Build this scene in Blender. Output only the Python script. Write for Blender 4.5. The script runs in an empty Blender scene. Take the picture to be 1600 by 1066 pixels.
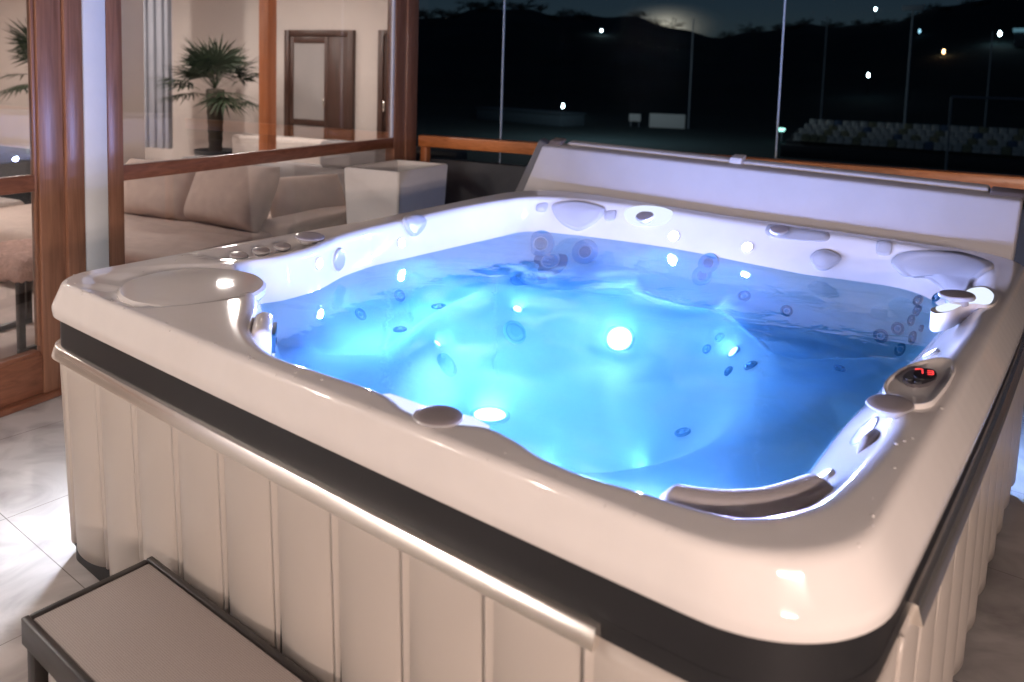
import bpy, bmesh, math, random
import numpy as np
from mathutils import Vector, Matrix
from mathutils.bvhtree import BVHTree
random.seed(7)
rng = np.random.default_rng(5)
scene = bpy.context.scene
COL = scene.collection
PI = math.pi

# ------------------------------------------------------------------ helpers
def link(o, parent=None):
    COL.objects.link(o)
    if parent is not None:
        o.parent = parent
    return o

def tag(o, label=None, cat=None, group=None, kind=None):
    if label: o['label'] = label
    if cat: o['category'] = cat
    if group: o['group'] = group
    if kind: o['kind'] = kind
    return o

def thing(name, label, cat, loc=(0, 0, 0), rotz=0.0, group=None):
    o = bpy.data.objects.new(name, None)
    o.empty_display_size = 0.1
    link(o)
    o.location = loc
    o.rotation_euler = (0, 0, rotz)
    return tag(o, label, cat, group)

def mesh_obj(name, verts, faces, mat, parent=None, smooth=True, autosmooth=None):
    me = bpy.data.meshes.new(name)
    me.from_pydata([tuple(v) for v in verts], [], [tuple(f) for f in faces])
    me.update()
    o = bpy.data.objects.new(name, me)
    if mat: me.materials.append(mat)
    if smooth:
        for p in me.polygons: p.use_smooth = True
        if autosmooth: me.set_sharp_from_angle(angle=math.radians(autosmooth))
    return link(o, parent)

class MB:
    """collects shapes into one mesh"""
    def __init__(self):
        self.bm = bmesh.new()
    def box(self, c, s, bev=0.0, rot=None, seg=2):
        r = bmesh.ops.create_cube(self.bm, size=1.0)
        vs = r['verts']
        M = Matrix.Translation(c) @ (rot.to_4x4() if rot else Matrix.Identity(4)) @ Matrix.Diagonal((s[0], s[1], s[2], 1))
        bmesh.ops.transform(self.bm, matrix=M, verts=vs)
        if bev > 0:
            es = list({e for v in vs for e in v.link_edges})
            bmesh.ops.bevel(self.bm, geom=es, offset=bev, segments=seg, affect='EDGES', profile=0.5)
        return self
    def bar(self, a, b, r, n=12, r2=None):
        a = Vector(a); b = Vector(b); d = b - a
        q = d.to_track_quat('Z', 'Y').to_matrix().to_4x4()
        M = Matrix.Translation((a + b) / 2) @ q
        bmesh.ops.create_cone(self.bm, cap_ends=True, segments=n, radius1=r, radius2=r if r2 is None else r2, depth=d.length, matrix=M)
        return self
    def lathe(self, prof, M=Matrix.Identity(4), n=28):
        rings = []
        for (r, z) in prof:
            if r < 1e-6:
                rings.append([self.bm.verts.new(M @ Vector((0, 0, z)))])
            else:
                rings.append([self.bm.verts.new(M @ Vector((r * math.cos(2 * PI * i / n), r * math.sin(2 * PI * i / n), z))) for i in range(n)])
        for A, B in zip(rings, rings[1:]):
            for i in range(n):
                j = (i + 1) % n
                if len(A) == 1 and len(B) == 1: continue
                if len(A) == 1: f = (A[0], B[i], B[j])
                elif len(B) == 1: f = (A[i], B[0], A[j])
                else: f = (A[i], B[i], B[j], A[j])
                try: self.bm.faces.new(f)
                except ValueError: pass
        return self
    def prism(self, pts, z0, z1):
        lo = [self.bm.verts.new((p[0], p[1], z0)) for p in pts]
        hi = [self.bm.verts.new((p[0], p[1], z1)) for p in pts]
        n = len(pts)
        self.bm.faces.new(hi); self.bm.faces.new(lo[::-1])
        for i in range(n):
            j = (i + 1) % n
            self.bm.faces.new((lo[i], lo[j], hi[j], hi[i]))
        return self
    def build(self, name, mat, parent=None, smooth=30):
        bmesh.ops.recalc_face_normals(self.bm, faces=self.bm.faces)
        me = bpy.data.meshes.new(name)
        self.bm.to_mesh(me); self.bm.free()
        me.materials.append(mat)
        if smooth:
            for p in me.polygons: p.use_smooth = True
            me.set_sharp_from_angle(angle=math.radians(smooth))
        return link(bpy.data.objects.new(name, me), parent)

# ------------------------------------------------------------------ materials
def new_mat(name):
    m = bpy.data.materials.new(name); m.use_nodes = True
    return m, m.node_tree, m.node_tree.nodes['Principled BSDF']

def mat(name, col, rough=0.5, metal=0.0, var=0.0, vscale=8.0, bump=0.0, bscale=60.0, stretch=None, col2=None, spec=0.5, coat=0.0, rvar=0.0):
    m, nt, b = new_mat(name)
    b.inputs['Roughness'].default_value = rough
    b.inputs['Metallic'].default_value = metal
    b.inputs['Specular IOR Level'].default_value = spec
    b.inputs['Coat Weight'].default_value = coat
    b.inputs['Base Color'].default_value = (*col, 1)
    if var > 0 or bump > 0 or col2 or rvar > 0:
        tc = nt.nodes.new('ShaderNodeTexCoord')
        mp = nt.nodes.new('ShaderNodeMapping')
        if stretch: mp.inputs['Scale'].default_value = stretch
        nt.links.new(tc.outputs['Object'], mp.inputs['Vector'])
        nz = nt.nodes.new('ShaderNodeTexNoise')
        nz.inputs['Scale'].default_value = vscale; nz.inputs['Detail'].default_value = 6; nz.inputs['Roughness'].default_value = 0.6
        nt.links.new(mp.outputs['Vector'], nz.inputs['Vector'])
        if var > 0 or col2:
            rp = nt.nodes.new('ShaderNodeValToRGB')
            rp.color_ramp.elements[0].position = 0.3; rp.color_ramp.elements[1].position = 0.7
            c2 = col2 if col2 else tuple(min(1, c * (1 + var)) for c in col)
            c1 = col if col2 else tuple(c * (1 - var) for c in col)
            rp.color_ramp.elements[0].color = (*c1, 1); rp.color_ramp.elements[1].color = (*c2, 1)
            nt.links.new(nz.outputs['Fac'], rp.inputs['Fac'])
            nt.links.new(rp.outputs['Color'], b.inputs['Base Color'])
        if rvar > 0:
            mr = nt.nodes.new('ShaderNodeMapRange')
            mr.inputs['To Min'].default_value = max(0.02, rough - rvar); mr.inputs['To Max'].default_value = rough + rvar
            nt.links.new(nz.outputs['Fac'], mr.inputs['Value'])
            nt.links.new(mr.outputs['Result'], b.inputs['Roughness'])
        if bump > 0:
            n2 = nt.nodes.new('ShaderNodeTexNoise'); n2.inputs['Scale'].default_value = bscale; n2.inputs['Detail'].default_value = 4
            nt.links.new(mp.outputs['Vector'], n2.inputs['Vector'])
            bp = nt.nodes.new('ShaderNodeBump'); bp.inputs['Strength'].default_value = bump; bp.inputs['Distance'].default_value = 0.01
            nt.links.new(n2.outputs['Fac'], bp.inputs['Height'])
            nt.links.new(bp.outputs['Normal'], b.inputs['Normal'])
    return m

def emit(name, col, s):
    m = bpy.data.materials.new(name); m.use_nodes = True
    nt = m.node_tree; nt.nodes.clear()
    e = nt.nodes.new('ShaderNodeEmission'); e.inputs['Color'].default_value = (*col, 1); e.inputs['Strength'].default_value = s
    o = nt.nodes.new('ShaderNodeOutputMaterial'); nt.links.new(e.outputs[0], o.inputs['Surface'])
    return m

def clear_glass(name, tint=(1, 1, 1), ior=1.5, rough=0.0, bump=0.0, bscale=4.0, gain=1.0):
    """thin pane: see-through with fresnel reflection"""
    m = bpy.data.materials.new(name); m.use_nodes = True
    nt = m.node_tree; nt.nodes.clear()
    t = nt.nodes.new('ShaderNodeBsdfTransparent'); t.inputs['Color'].default_value = (*tint, 1)
    g = nt.nodes.new('ShaderNodeBsdfGlossy'); g.inputs['Roughness'].default_value = rough; g.inputs['Color'].default_value = (1, 1, 1, 1)
    f = nt.nodes.new('ShaderNodeFresnel'); f.inputs['IOR'].default_value = ior
    mx = nt.nodes.new('ShaderNodeMixShader'); o = nt.nodes.new('ShaderNodeOutputMaterial')
    mu = nt.nodes.new('ShaderNodeMath'); mu.operation = 'MULTIPLY'; mu.inputs[1].default_value = gain; mu.use_clamp = True
    ge = nt.nodes.new('ShaderNodeNewGeometry'); mr = nt.nodes.new('ShaderNodeMapRange')
    mr.inputs['To Min'].default_value = ior; mr.inputs['To Max'].default_value = 1.0 / ior
    nt.links.new(ge.outputs['Backfacing'], mr.inputs['Value']); nt.links.new(mr.outputs['Result'], f.inputs['IOR'])
    nt.links.new(f.outputs[0], mu.inputs[0]); nt.links.new(mu.outputs[0], mx.inputs[0])
    nt.links.new(t.outputs[0], mx.inputs[1]); nt.links.new(g.outputs[0], mx.inputs[2]); nt.links.new(mx.outputs[0], o.inputs['Surface'])
    if bump > 0:
        tc = nt.nodes.new('ShaderNodeTexCoord')
        n1 = nt.nodes.new('ShaderNodeTexNoise'); n1.inputs['Scale'].default_value = bscale; n1.inputs['Detail'].default_value = 3
        n1.inputs['Distortion'].default_value = 0.6
        nt.links.new(tc.outputs['Object'], n1.inputs['Vector'])
        bp = nt.nodes.new('ShaderNodeBump'); bp.inputs['Strength'].default_value = bump; bp.inputs['Distance'].default_value = 0.02
        nt.links.new(n1.outputs['Fac'], bp.inputs['Height'])
        for n in (g, f): nt.links.new(bp.outputs['Normal'], n.inputs['Normal'])
    return m

def wood(name, c1, c2, rough=0.35, axis='z', scale=6.0):
    m, nt, b = new_mat(name)
    tc = nt.nodes.new('ShaderNodeTexCoord'); mp = nt.nodes.new('ShaderNodeMapping')
    s = {'x': (0.06, 1, 1), 'y': (1, 0.06, 1), 'z': (1, 1, 0.06)}[axis]
    mp.inputs['Scale'].default_value = tuple(v * scale for v in s)
    nt.links.new(tc.outputs['Object'], mp.inputs['Vector'])
    n = nt.nodes.new('ShaderNodeTexNoise'); n.inputs['Scale'].default_value = 7; n.inputs['Detail'].default_value = 8; n.inputs['Distortion'].default_value = 1.2
    nt.links.new(mp.outputs['Vector'], n.inputs['Vector'])
    r = nt.nodes.new('ShaderNodeValToRGB'); r.color_ramp.elements[0].position = 0.3; r.color_ramp.elements[1].position = 0.7
    r.color_ramp.elements[0].color = (*c1, 1); r.color_ramp.elements[1].color = (*c2, 1)
    nt.links.new(n.outputs['Fac'], r.inputs['Fac']); nt.links.new(r.outputs['Color'], b.inputs['Base Color'])
    b.inputs['Roughness'].default_value = rough
    bp = nt.nodes.new('ShaderNodeBump'); bp.inputs['Strength'].default_value = 0.15; bp.inputs['Distance'].default_value = 0.004
    nt.links.new(n.outputs['Fac'], bp.inputs['Height']); nt.links.new(bp.outputs['Normal'], b.inputs['Normal'])
    return m

M_ACR = mat('pearl_acrylic', (0.82, 0.785, 0.765), 0.07, var=0.035, vscale=5.0, rvar=0.02, coat=0.2)
M_SHELL = M_ACR.copy(); M_SHELL.name = 'pearl_acrylic_shell'
_sn = M_SHELL.node_tree; _sb = _sn.nodes['Principled BSDF']
_sg = _sn.nodes.new('ShaderNodeNewGeometry'); _sx = _sn.nodes.new('ShaderNodeSeparateXYZ'); _sn.links.new(_sg.outputs['Position'], _sx.inputs[0])
for _nm, _dry, _wet in (('Specular IOR Level', 0.5, 0.03), ('Coat Weight', 0.2, 0.0), ('Roughness', 0.07, 0.45)):      # acrylic under water hardly reflects
    _sm = _sn.nodes.new('ShaderNodeMapRange'); _sm.inputs['From Min'].default_value = 0.695; _sm.inputs['From Max'].default_value = 0.702
    _sm.inputs['To Min'].default_value = _wet; _sm.inputs['To Max'].default_value = _dry
    _sn.links.new(_sx.outputs['Z'], _sm.inputs['Value']); _sn.links.new(_sm.outputs['Result'], _sb.inputs[_nm])
M_PILLOW = mat('pillow_grey', (0.50, 0.49, 0.52), 0.32, bump=0.05, bscale=200, spec=0.4)
M_PILLOW_D = mat('pillow_brown_grey', (0.64, 0.59, 0.60), 0.4, bump=0.05, bscale=200)
M_KNOB = mat('knob_grey', (0.42, 0.41, 0.43), 0.22, var=0.05, coat=0.3)
M_KNOB_D = mat('knob_top_taupe', (0.36, 0.32, 0.325), 0.22, var=0.05, coat=0.2)
M_JET = mat('jet_grey_blue', (0.012, 0.085, 0.17), 0.3, var=0.1)
M_JET_L = mat('jet_face_pale', (0.20, 0.38, 0.55), 0.3, var=0.05)
M_BLACK = mat('black_band', (0.012, 0.0125, 0.015), 0.48, var=0.15, vscale=5, rvar=0.06)
M_CHROME = mat('brushed_strip', (0.97, 0.92, 0.85), 0.20, metal=0.9, rvar=0.04)
M_PANEL = mat('skirt_panel_beige', (0.54, 0.49, 0.445), 0.34, var=0.035, vscale=1.6, bump=0.02, bscale=90)
M_WATER = clear_glass('pool_water', tint=(0.36, 0.70, 1.0), ior=1.33, rough=0.0, bump=0.17, bscale=6.0)
_nt = M_WATER.node_tree
_pv = _nt.nodes.new('ShaderNodeVolumePrincipled'); _pv.inputs['Color'].default_value = (0.44, 0.72, 1.0, 1); _pv.inputs['Density'].default_value = 0.9
_pv.inputs['Anisotropy'].default_value = 0.2; _pv.inputs['Absorption Color'].default_value = (0.35, 0.75, 1.0, 1)
_mx = [n for n in _nt.nodes if n.type == 'MIX_SHADER'][0]; _out = [n for n in _nt.nodes if n.type == 'OUTPUT_MATERIAL'][0]
_tc = _nt.nodes.new('ShaderNodeTexCoord'); _fn = _nt.nodes.new('ShaderNodeTexNoise'); _fn.inputs['Scale'].default_value = 2.6; _fn.inputs['Detail'].default_value = 8; _fn.inputs['Distortion'].default_value = 2.2; _fn.inputs['Roughness'].default_value = 0.62
_fr = _nt.nodes.new('ShaderNodeMapRange'); _fr.inputs['From Min'].default_value = 0.48; _fr.inputs['From Max'].default_value = 0.80; _fr.inputs['To Max'].default_value = 0.22
_df = _nt.nodes.new('ShaderNodeBsdfTranslucent'); _df.inputs['Color'].default_value = (0.75, 0.88, 1.0, 1)
_m2 = _nt.nodes.new('ShaderNodeMixShader')
_nt.links.new(_tc.outputs['Object'], _fn.inputs['Vector']); _nt.links.new(_fn.outputs['Fac'], _fr.inputs['Value']); _nt.links.new(_fr.outputs['Result'], _m2.inputs[0])
_nt.links.new(_mx.outputs[0], _m2.inputs[1]); _nt.links.new(_df.outputs[0], _m2.inputs[2]); _nt.links.new(_m2.outputs[0], _out.inputs['Surface'])
_nt.links.new(_pv.outputs[0], [n for n in _nt.nodes if n.type == 'OUTPUT_MATERIAL'][0].inputs['Volume'])
M_GLASS = clear_glass('pane_glass', tint=(0.95, 0.96, 0.96), ior=1.5, gain=2.1)
M_GLASS_N = clear_glass('windscreen_glass', tint=(0.9, 0.95, 0.96), ior=1.35, gain=0.05)
M_GEDGE = mat('glass_edge', (0.35, 0.42, 0.48), 0.15)
M_WOOD_V = wood('stained_wood_upright', (0.19, 0.082, 0.045), (0.31, 0.145, 0.085), 0.32, 'z')
M_WOOD_Y = wood('stained_wood_rail', (0.17, 0.062, 0.032), (0.28, 0.11, 0.06), 0.32, 'y')
M_WOOD_X = wood('orange_wood_rail', (0.60, 0.19, 0.055), (0.78, 0.29, 0.10), 0.28, 'x')
M_WOOD_P = wood('orange_wood_post', (0.42, 0.13, 0.04), (0.58, 0.20, 0.07), 0.35, 'z')
M_CEIL = wood('dark_wood_boards', (0.03, 0.02, 0.016), (0.05, 0.032, 0.024), 0.5, 'x')
M_WHITE = mat('white_render', (0.74, 0.73, 0.71), 0.6, var=0.03, bump=0.05, bscale=90)
M_WALL = mat('interior_wall', (0.60, 0.53, 0.49), 0.8, var=0.03, vscale=2)
M_WALL_W = mat('unseen_wall', (0.62, 0.52, 0.42), 0.8, var=0.05, vscale=2)
M_GREY = mat('grey_cladding', (0.07, 0.072, 0.08), 0.6, var=0.1)
M_PLANT = mat('planter_plastic', (0.80, 0.77, 0.75), 0.5, var=0.03, bump=0.03, bscale=150)
M_SOFA = mat('sofa_fabric', (0.56, 0.44, 0.38), 0.9, var=0.08, vscale=14, bump=0.25, bscale=350)
M_SOFA_L = mat('sofa_pale_fabric', (0.52, 0.45, 0.41), 0.9, var=0.06, vscale=14, bump=0.25, bscale=350)
M_GSOFA = mat('grey_lounge_fabric', (0.22, 0.20, 0.20), 0.9, var=0.06, bump=0.2, bscale=300)
M_DARK = mat('dark_fabric', (0.018, 0.018, 0.02), 0.8, var=0.2)
M_METAL_B = mat('black_metal', (0.02, 0.018, 0.018), 0.4)
M_FUR = mat('pink_fleece', (0.62, 0.40, 0.33), 0.95, var=0.2, vscale=30, bump=0.8, bscale=90)
M_CARPET = mat('carpet', (0.55, 0.46, 0.42), 0.95, var=0.12, vscale=5, bump=0.3, bscale=250)
M_PALM = mat('palm_leaf', (0.018, 0.03, 0.012), 0.55, var=0.3, vscale=4)
M_TRUNK = mat('palm_trunk', (0.045, 0.035, 0.025), 0.9, var=0.3, vscale=20, bump=0.6, bscale=40)
M_POT = mat('dark_pot', (0.03, 0.03, 0.032), 0.5)
M_CURTAIN = mat('grey_curtain', (0.24, 0.245, 0.28), 0.85, var=0.05, vscale=6)
M_DDOOR = wood('dark_door_wood', (0.05, 0.025, 0.018), (0.09, 0.042, 0.03), 0.4, 'z')
M_COVER = mat('cover_vinyl', (0.53, 0.51, 0.53), 0.45, var=0.03, bump=0.05, bscale=180)
M_COVER_S = mat('cover_trim_vinyl', (0.60, 0.58, 0.59), 0.42, var=0.03, bump=0.05, bscale=180)
M_STRAP = mat('taupe_strap', (0.20, 0.165, 0.155), 0.5, bump=0.2, bscale=200)
M_FLAP = mat('dark_vinyl_flap', (0.10, 0.10, 0.12), 0.45, bump=0.05, bscale=150)
M_STEPF = mat('step_frame', (0.018, 0.015, 0.014), 0.35, var=0.1)
M_HILL = mat('night_hill', (0.016, 0.034, 0.038), 0.95, var=0.4, vscale=0.05)
M_FIELD = mat('night_field', (0.02, 0.035, 0.03), 0.95, var=0.3, vscale=0.1)
M_TREE = mat('bare_tree', (0.012, 0.012, 0.012), 0.9)
M_POLE = mat('galvanised_pole', (0.55, 0.58, 0.62), 0.4)
M_BOARD = mat('pale_board', (0.8, 0.8, 0.78), 0.7)
M_SEATW = mat('seat_white', (0.78, 0.77, 0.73), 0.6)
M_SEATY = mat('seat_yellow', (0.42, 0.40, 0.26), 0.6)
M_SEATB = mat('seat_blue', (0.16, 0.23, 0.36), 0.6)
M_SHED = mat('shed_grey', (0.10, 0.14, 0.17), 0.8)
M_APPL = mat('white_plastic', (0.75, 0.75, 0.76), 0.4)

def tile_mat():
    m, nt, b = new_mat('marbled_floor_tile')
    tc = nt.nodes.new('ShaderNodeTexCoord')
    n = nt.nodes.new('ShaderNodeTexNoise'); n.inputs['Scale'].default_value = 3.2; n.inputs['Detail'].default_value = 9; n.inputs['Distortion'].default_value = 1.6
    nt.links.new(tc.outputs['Object'], n.inputs['Vector'])
    r = nt.nodes.new('ShaderNodeValToRGB')
    r.color_ramp.elements[0].position = 0.30; r.color_ramp.elements[0].color = (0.36, 0.335, 0.325, 1)
    r.color_ramp.elements[1].position = 0.58; r.color_ramp.elements[1].color = (0.60, 0.57, 0.55, 1)
    nt.links.new(n.outputs['Fac'], r.inputs['Fac'])
    br = nt.nodes.new('ShaderNodeTexBrick'); br.offset = 0.0
    br.inputs['Scale'].default_value = 1.0; br.inputs['Mortar Size'].default_value = 0.0016
    br.inputs['Brick Width'].default_value = 0.6; br.inputs['Row Height'].default_value = 0.6
    mp = nt.nodes.new('ShaderNodeMapping'); mp.inputs['Location'].default_value = (0.305, 0.0, 0)
    nt.links.new(tc.outputs['Object'], mp.inputs['Vector']); nt.links.new(mp.outputs['Vector'], br.inputs['Vector'])
    mx = nt.nodes.new('ShaderNodeMix'); mx.data_type = 'RGBA'
    nt.links.new(br.outputs['Fac'], mx.inputs['Factor'])
    nt.links.new(r.outputs['Color'], mx.inputs[6]); mx.inputs[7].default_value = (0.26, 0.235, 0.22, 1)
    nt.links.new(mx.outputs[2], b.inputs['Base Color'])
    b.inputs['Roughness'].default_value = 0.2
    return m
M_TILE = tile_mat()

def mesh_screen_mat():
    m, nt, b = new_mat('woven_step_mesh')
    tc = nt.nodes.new('ShaderNodeTexCoord')
    mp = nt.nodes.new('ShaderNodeMapping'); mp.inputs['Rotation'].default_value = (0, 0, 0.0)
    nt.links.new(tc.outputs['Object'], mp.inputs['Vector'])
    w1 = nt.nodes.new('ShaderNodeTexWave'); w1.inputs['Scale'].default_value = 70; w1.bands_direction = 'X'
    w2 = nt.nodes.new('ShaderNodeTexWave'); w2.inputs['Scale'].default_value = 70; w2.bands_direction = 'Y'
    for w in (w1, w2): nt.links.new(mp.outputs['Vector'], w.inputs['Vector'])
    mu = nt.nodes.new('ShaderNodeMath'); mu.operation = 'MAXIMUM'
    nt.links.new(w1.outputs['Fac'], mu.inputs[0]); nt.links.new(w2.outputs['Fac'], mu.inputs[1])
    r = nt.nodes.new('ShaderNodeValToRGB'); r.color_ramp.elements[0].color = (0.20, 0.17, 0.155, 1); r.color_ramp.elements[1].color = (0.46, 0.40, 0.37, 1)
    nt.links.new(mu.outputs[0], r.inputs['Fac']); nt.links.new(r.outputs['Color'], b.inputs['Base Color'])
    bp = nt.nodes.new('ShaderNodeBump'); bp.inputs['Strength'].default_value = 0.4; bp.inputs['Distance'].default_value = 0.002
    nt.links.new(mu.outputs[0], bp.inputs['Height']); nt.links.new(bp.outputs['Normal'], b.inputs['Normal'])
    b.inputs['Roughness'].default_value = 0.42
    return m
M_SCREEN = mesh_screen_mat()

BLUE = (0.16, 0.46, 1.0)
M_POOL_LAMP = emit('pool_lamp_lens', (0.45, 0.72, 1.0), 14.0)
M_LED = emit('rim_led', (0.62, 0.72, 1.0), 26.0)
M_LED_S = emit('small_led', (0.6, 0.82, 1.0), 8.0)
M_TRAY_LIT = emit('glowing_tray', (0.72, 0.80, 1.0), 1.0)  # emission in place of LED light falling on the white tray plastic
M_DIGIT = emit('red_digit', (1.0, 0.06, 0.06), 1.4)

# ------------------------------------------------------------------ camera
R0 = (0.7860080842351602, 0.6175695379744771, 0.028269370048943886)
R1 = (-0.0786098075314826, 0.054484838860039804, 0.9954154411572381)
R2 = (-0.6131980020163442, 0.7846268336606813, -0.09137254632972157)
CAM = Vector((2.3986951912720573, -0.9697935986613394, 1.4554517850583828))
cd = bpy.data.cameras.new('camera'); cam = link(bpy.data.objects.new('camera', cd))
Mx = Matrix((R0, R1, tuple(-v for v in R2))).transposed().to_4x4()
Mx.translation = CAM
cam.matrix_world = Mx
cd.sensor_width = 36.0; cd.lens = 28.1427
cd.shift_x = 0.0139; cd.shift_y = -0.18913
cd.clip_start = 0.05; cd.clip_end = 2000
cd.dof.use_dof = True; cd.dof.focus_distance = 2.35; cd.dof.aperture_fstop = 3.0
scene.camera = cam

# building axes: u along the back rail, v along the glass wall
PH = 0.19989725
CU, SU = math.cos(PH), math.sin(PH)
def W(u, v, z=0.0): return Vector((u * CU - v * SU, u * SU + v * CU, z))
RZ = Matrix.Rotation(PH, 3, 'Z')

# ------------------------------------------------------------------ hot tub shell
C0 = (1.03, 1.27)
NT = 720
TH = np.linspace(-PI, PI, NT, endpoint=False)

def catmull(pts, n=14):
    P = np.array(pts, float); m = len(P); out = []
    for i in range(m):
        p0, p1, p2, p3 = P[(i - 1) % m], P[i], P[(i + 1) % m], P[(i + 2) % m]
        for k in range(n):
            t = k / n
            out.append(0.5 * ((2 * p1) + (-p0 + p2) * t + (2 * p0 - 5 * p1 + 4 * p2 - p3) * t * t + (-p0 + 3 * p1 - 3 * p2 + p3) * t ** 3))
    return np.array(out)

def rrect(x0, x1, y0, y1, r, bow=0.0, n=14):
    """rounded rectangle; r = (front-left, front-right, back-right, back-left); bow pushes the long sides out"""
    fl, fr, br, bl = r; out = []
    def arc(cx, cy, rr, a0):
        for k in range(n + 1):
            a = a0 + PI / 2 * k / n
            out.append((cx + rr * math.cos(a), cy + rr * math.sin(a)))
    def side(a, b, nx, ny):
        for k in range(1, 40):
            t = k / 40; s = 4 * t * (1 - t) * bow
            out.append((a[0] + (b[0] - a[0]) * t + nx * s, a[1] + (b[1] - a[1]) * t + ny * s))
    arc(x0 + fl, y0 + fl, fl, PI)
    side((x0 + fl, y0), (x1 - fr, y0), 0, -1)
    arc(x1 - fr, y0 + fr, fr, -PI / 2)
    side((x1, y0 + fr), (x1, y1 - br), 1, 0)
    arc(x1 - br, y1 - br, br, 0)
    side((x1 - br, y1), (x0 + bl, y1), 0, 1)
    arc(x0 + bl, y1 - bl, bl, PI / 2)
    side((x0, y1 - bl), (x0, y0 + fl), -1, 0)
    return np.array(out)

def radius(poly):
    d = poly - np.array(C0)
    a = np.arctan2(d[:, 1], d[:, 0]); r = np.hypot(d[:, 0], d[:, 1])
    i = np.argsort(a); a = a[i]; r = r[i]
    a = np.concatenate([a[-6:] - 2 * PI, a, a[:6] + 2 * PI]); r = np.concatenate([r[-6:], r, r[:6]])
    return np.interp(TH, a, r)

def periodic(tab):
    """values given at angles in degrees, smooth periodic interpolation"""
    a = np.radians([t[0] for t in tab]); v = np.array([t[1] for t in tab], float)
    i = np.argsort(a); a = a[i]; v = v[i]
    a = np.concatenate([a - 2 * PI, a, a + 2 * PI]); v = np.tile(v, 3)
    y = np.interp(TH, a, v)
    k = np.hanning(25); k /= k.sum()
    return np.convolve(np.concatenate([y[-12:], y, y[:12]]), k, 'valid')

Z_W = 0.70
OX0, OX1, OY0, OY1 = -0.02, 2.205, 0.0, 2.52
lipb = rrect(OX0, OX1, OY0, OY1, (0.11, 0.21, 0.22, 0.32), 0.008)
crease = rrect(OX0 + 0.030, OX1 - 0.034, OY0 + 0.010, OY1 - 0.06, (0.12, 0.21, 0.2, 0.33), 0.004)
INNER = [(0.125, 2.0), (0.105, 1.7), (0.11, 1.45), (0.125, 1.2), (0.17, 0.97), (0.25, 0.78), (0.275, 0.62), (0.25, 0.50), (0.30, 0.43),
         (0.42, 0.385), (0.53, 0.335), (0.66, 0.245), (0.80, 0.135), (0.97, 0.070), (1.14, 0.075), (1.31, 0.083), (1.40, 0.055), (1.475, 0.055),
         (1.55, 0.100), (1.62, 0.094), (1.69, 0.073), (1.77, 0.068), (1.87, 0.083), (1.93, 0.090), (2.01, 0.112), (2.07, 0.185),
         (2.10, 0.275), (2.118, 0.48), (2.114, 0.62), (2.096, 0.71), (2.084, 0.81), (2.098, 0.92), (2.125, 1.035), (2.132, 1.18), (2.132, 1.39), (2.118, 1.69), (2.10, 1.95), (2.07, 2.18),
         (1.97, 2.33), (1.74, 2.385), (1.50, 2.39), (1.26, 2.39), (1.0, 2.39), (0.76, 2.385), (0.48, 2.36), (0.27, 2.29), (0.155, 2.17)]
inner = catmull(INNER)
WLINE = [(0.02, 1.95), (0.03, 1.66), (0.062, 1.38), (0.11, 1.04), (0.18, 0.67), (0.30, 0.52), (0.50, 0.42), (0.66, 0.31), (0.80, 0.20), (1.0, 0.14), (1.3, 0.15), (1.6, 0.16),
         (1.85, 0.165), (1.95, 0.23), (1.975, 0.36), (1.96, 0.6), (1.955, 0.9), (1.965, 1.2), (1.985, 1.54), (1.985, 1.85), (1.93, 2.12), (1.80, 2.27), (1.60, 2.26), (1.46, 2.23),
         (1.19, 2.26), (0.88, 2.30), (0.57, 2.27), (0.23, 2.19), (0.09, 2.10)]
WLINE = [(max(x, 0.145) if x < 0.3 and y > 0.6 else x, y) for x, y in WLINE]
wline = catmull(WLINE)
FOOT = [(0.77, 0.61), (0.63, 0.86), (0.50, 1.20), (0.56, 1.50), (0.68, 1.66), (0.82, 1.78), (0.98, 1.82), (1.14, 1.80), (1.28, 1.84), (1.41, 1.72), (1.54, 1.51), (1.65, 1.10), (1.62, 0.83), (1.51, 0.62), (1.38, 0.545), (1.12, 0.48), (0.92, 0.51)]
foot = catmull(FOOT)

r_l, r_c, r_i, r_w, r_e = radius(lipb), radius(crease), radius(inner), radius(wline), radius(foot)
r_w = np.minimum(r_w, r_i - 0.01)
z_c = periodic([(-135, .842), (-128, .839), (-90, .838), (-50, .838), (-30, .838), (0, .840), (30, .842), (50, .848), (70, .852), (90, .855), (115, .868), (130, .874), (145, .872), (160, .862), (180, .850), (200, .848), (215, .846)])
z_i = periodic([(-135, .842), (-128, .84), (-90, .84), (-50, .84), (-30, .842), (0, .845), (30, .845), (50, .846), (70, .848), (90, .848), (115, .856), (130, .862), (145, .860), (160, .852), (180, .846), (200, .845), (215, .845)])
z_e = periodic([(-130, .565), (-90, .56), (-60, .555), (-30, .56), (0, .575), (25, .585), (45, .59), (60, .585), (90, .58), (110, .58), (130, .58), (160, .575), (190, .57), (210, .57)])
z_s = periodic([(-130, .54), (-90, .53), (-60, .54), (-30, .545), (0, .55), (20, .545), (45, .545), (70, .55), (90, .555), (130, .555), (180, .56), (210, .555)])
r_s = r_w - periodic([(-130, .05), (-90, .03), (-45, .07), (0, .05), (30, .07), (60, .08), (90, .09), (130, .10), (180, .08), (210, .07)])

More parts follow.
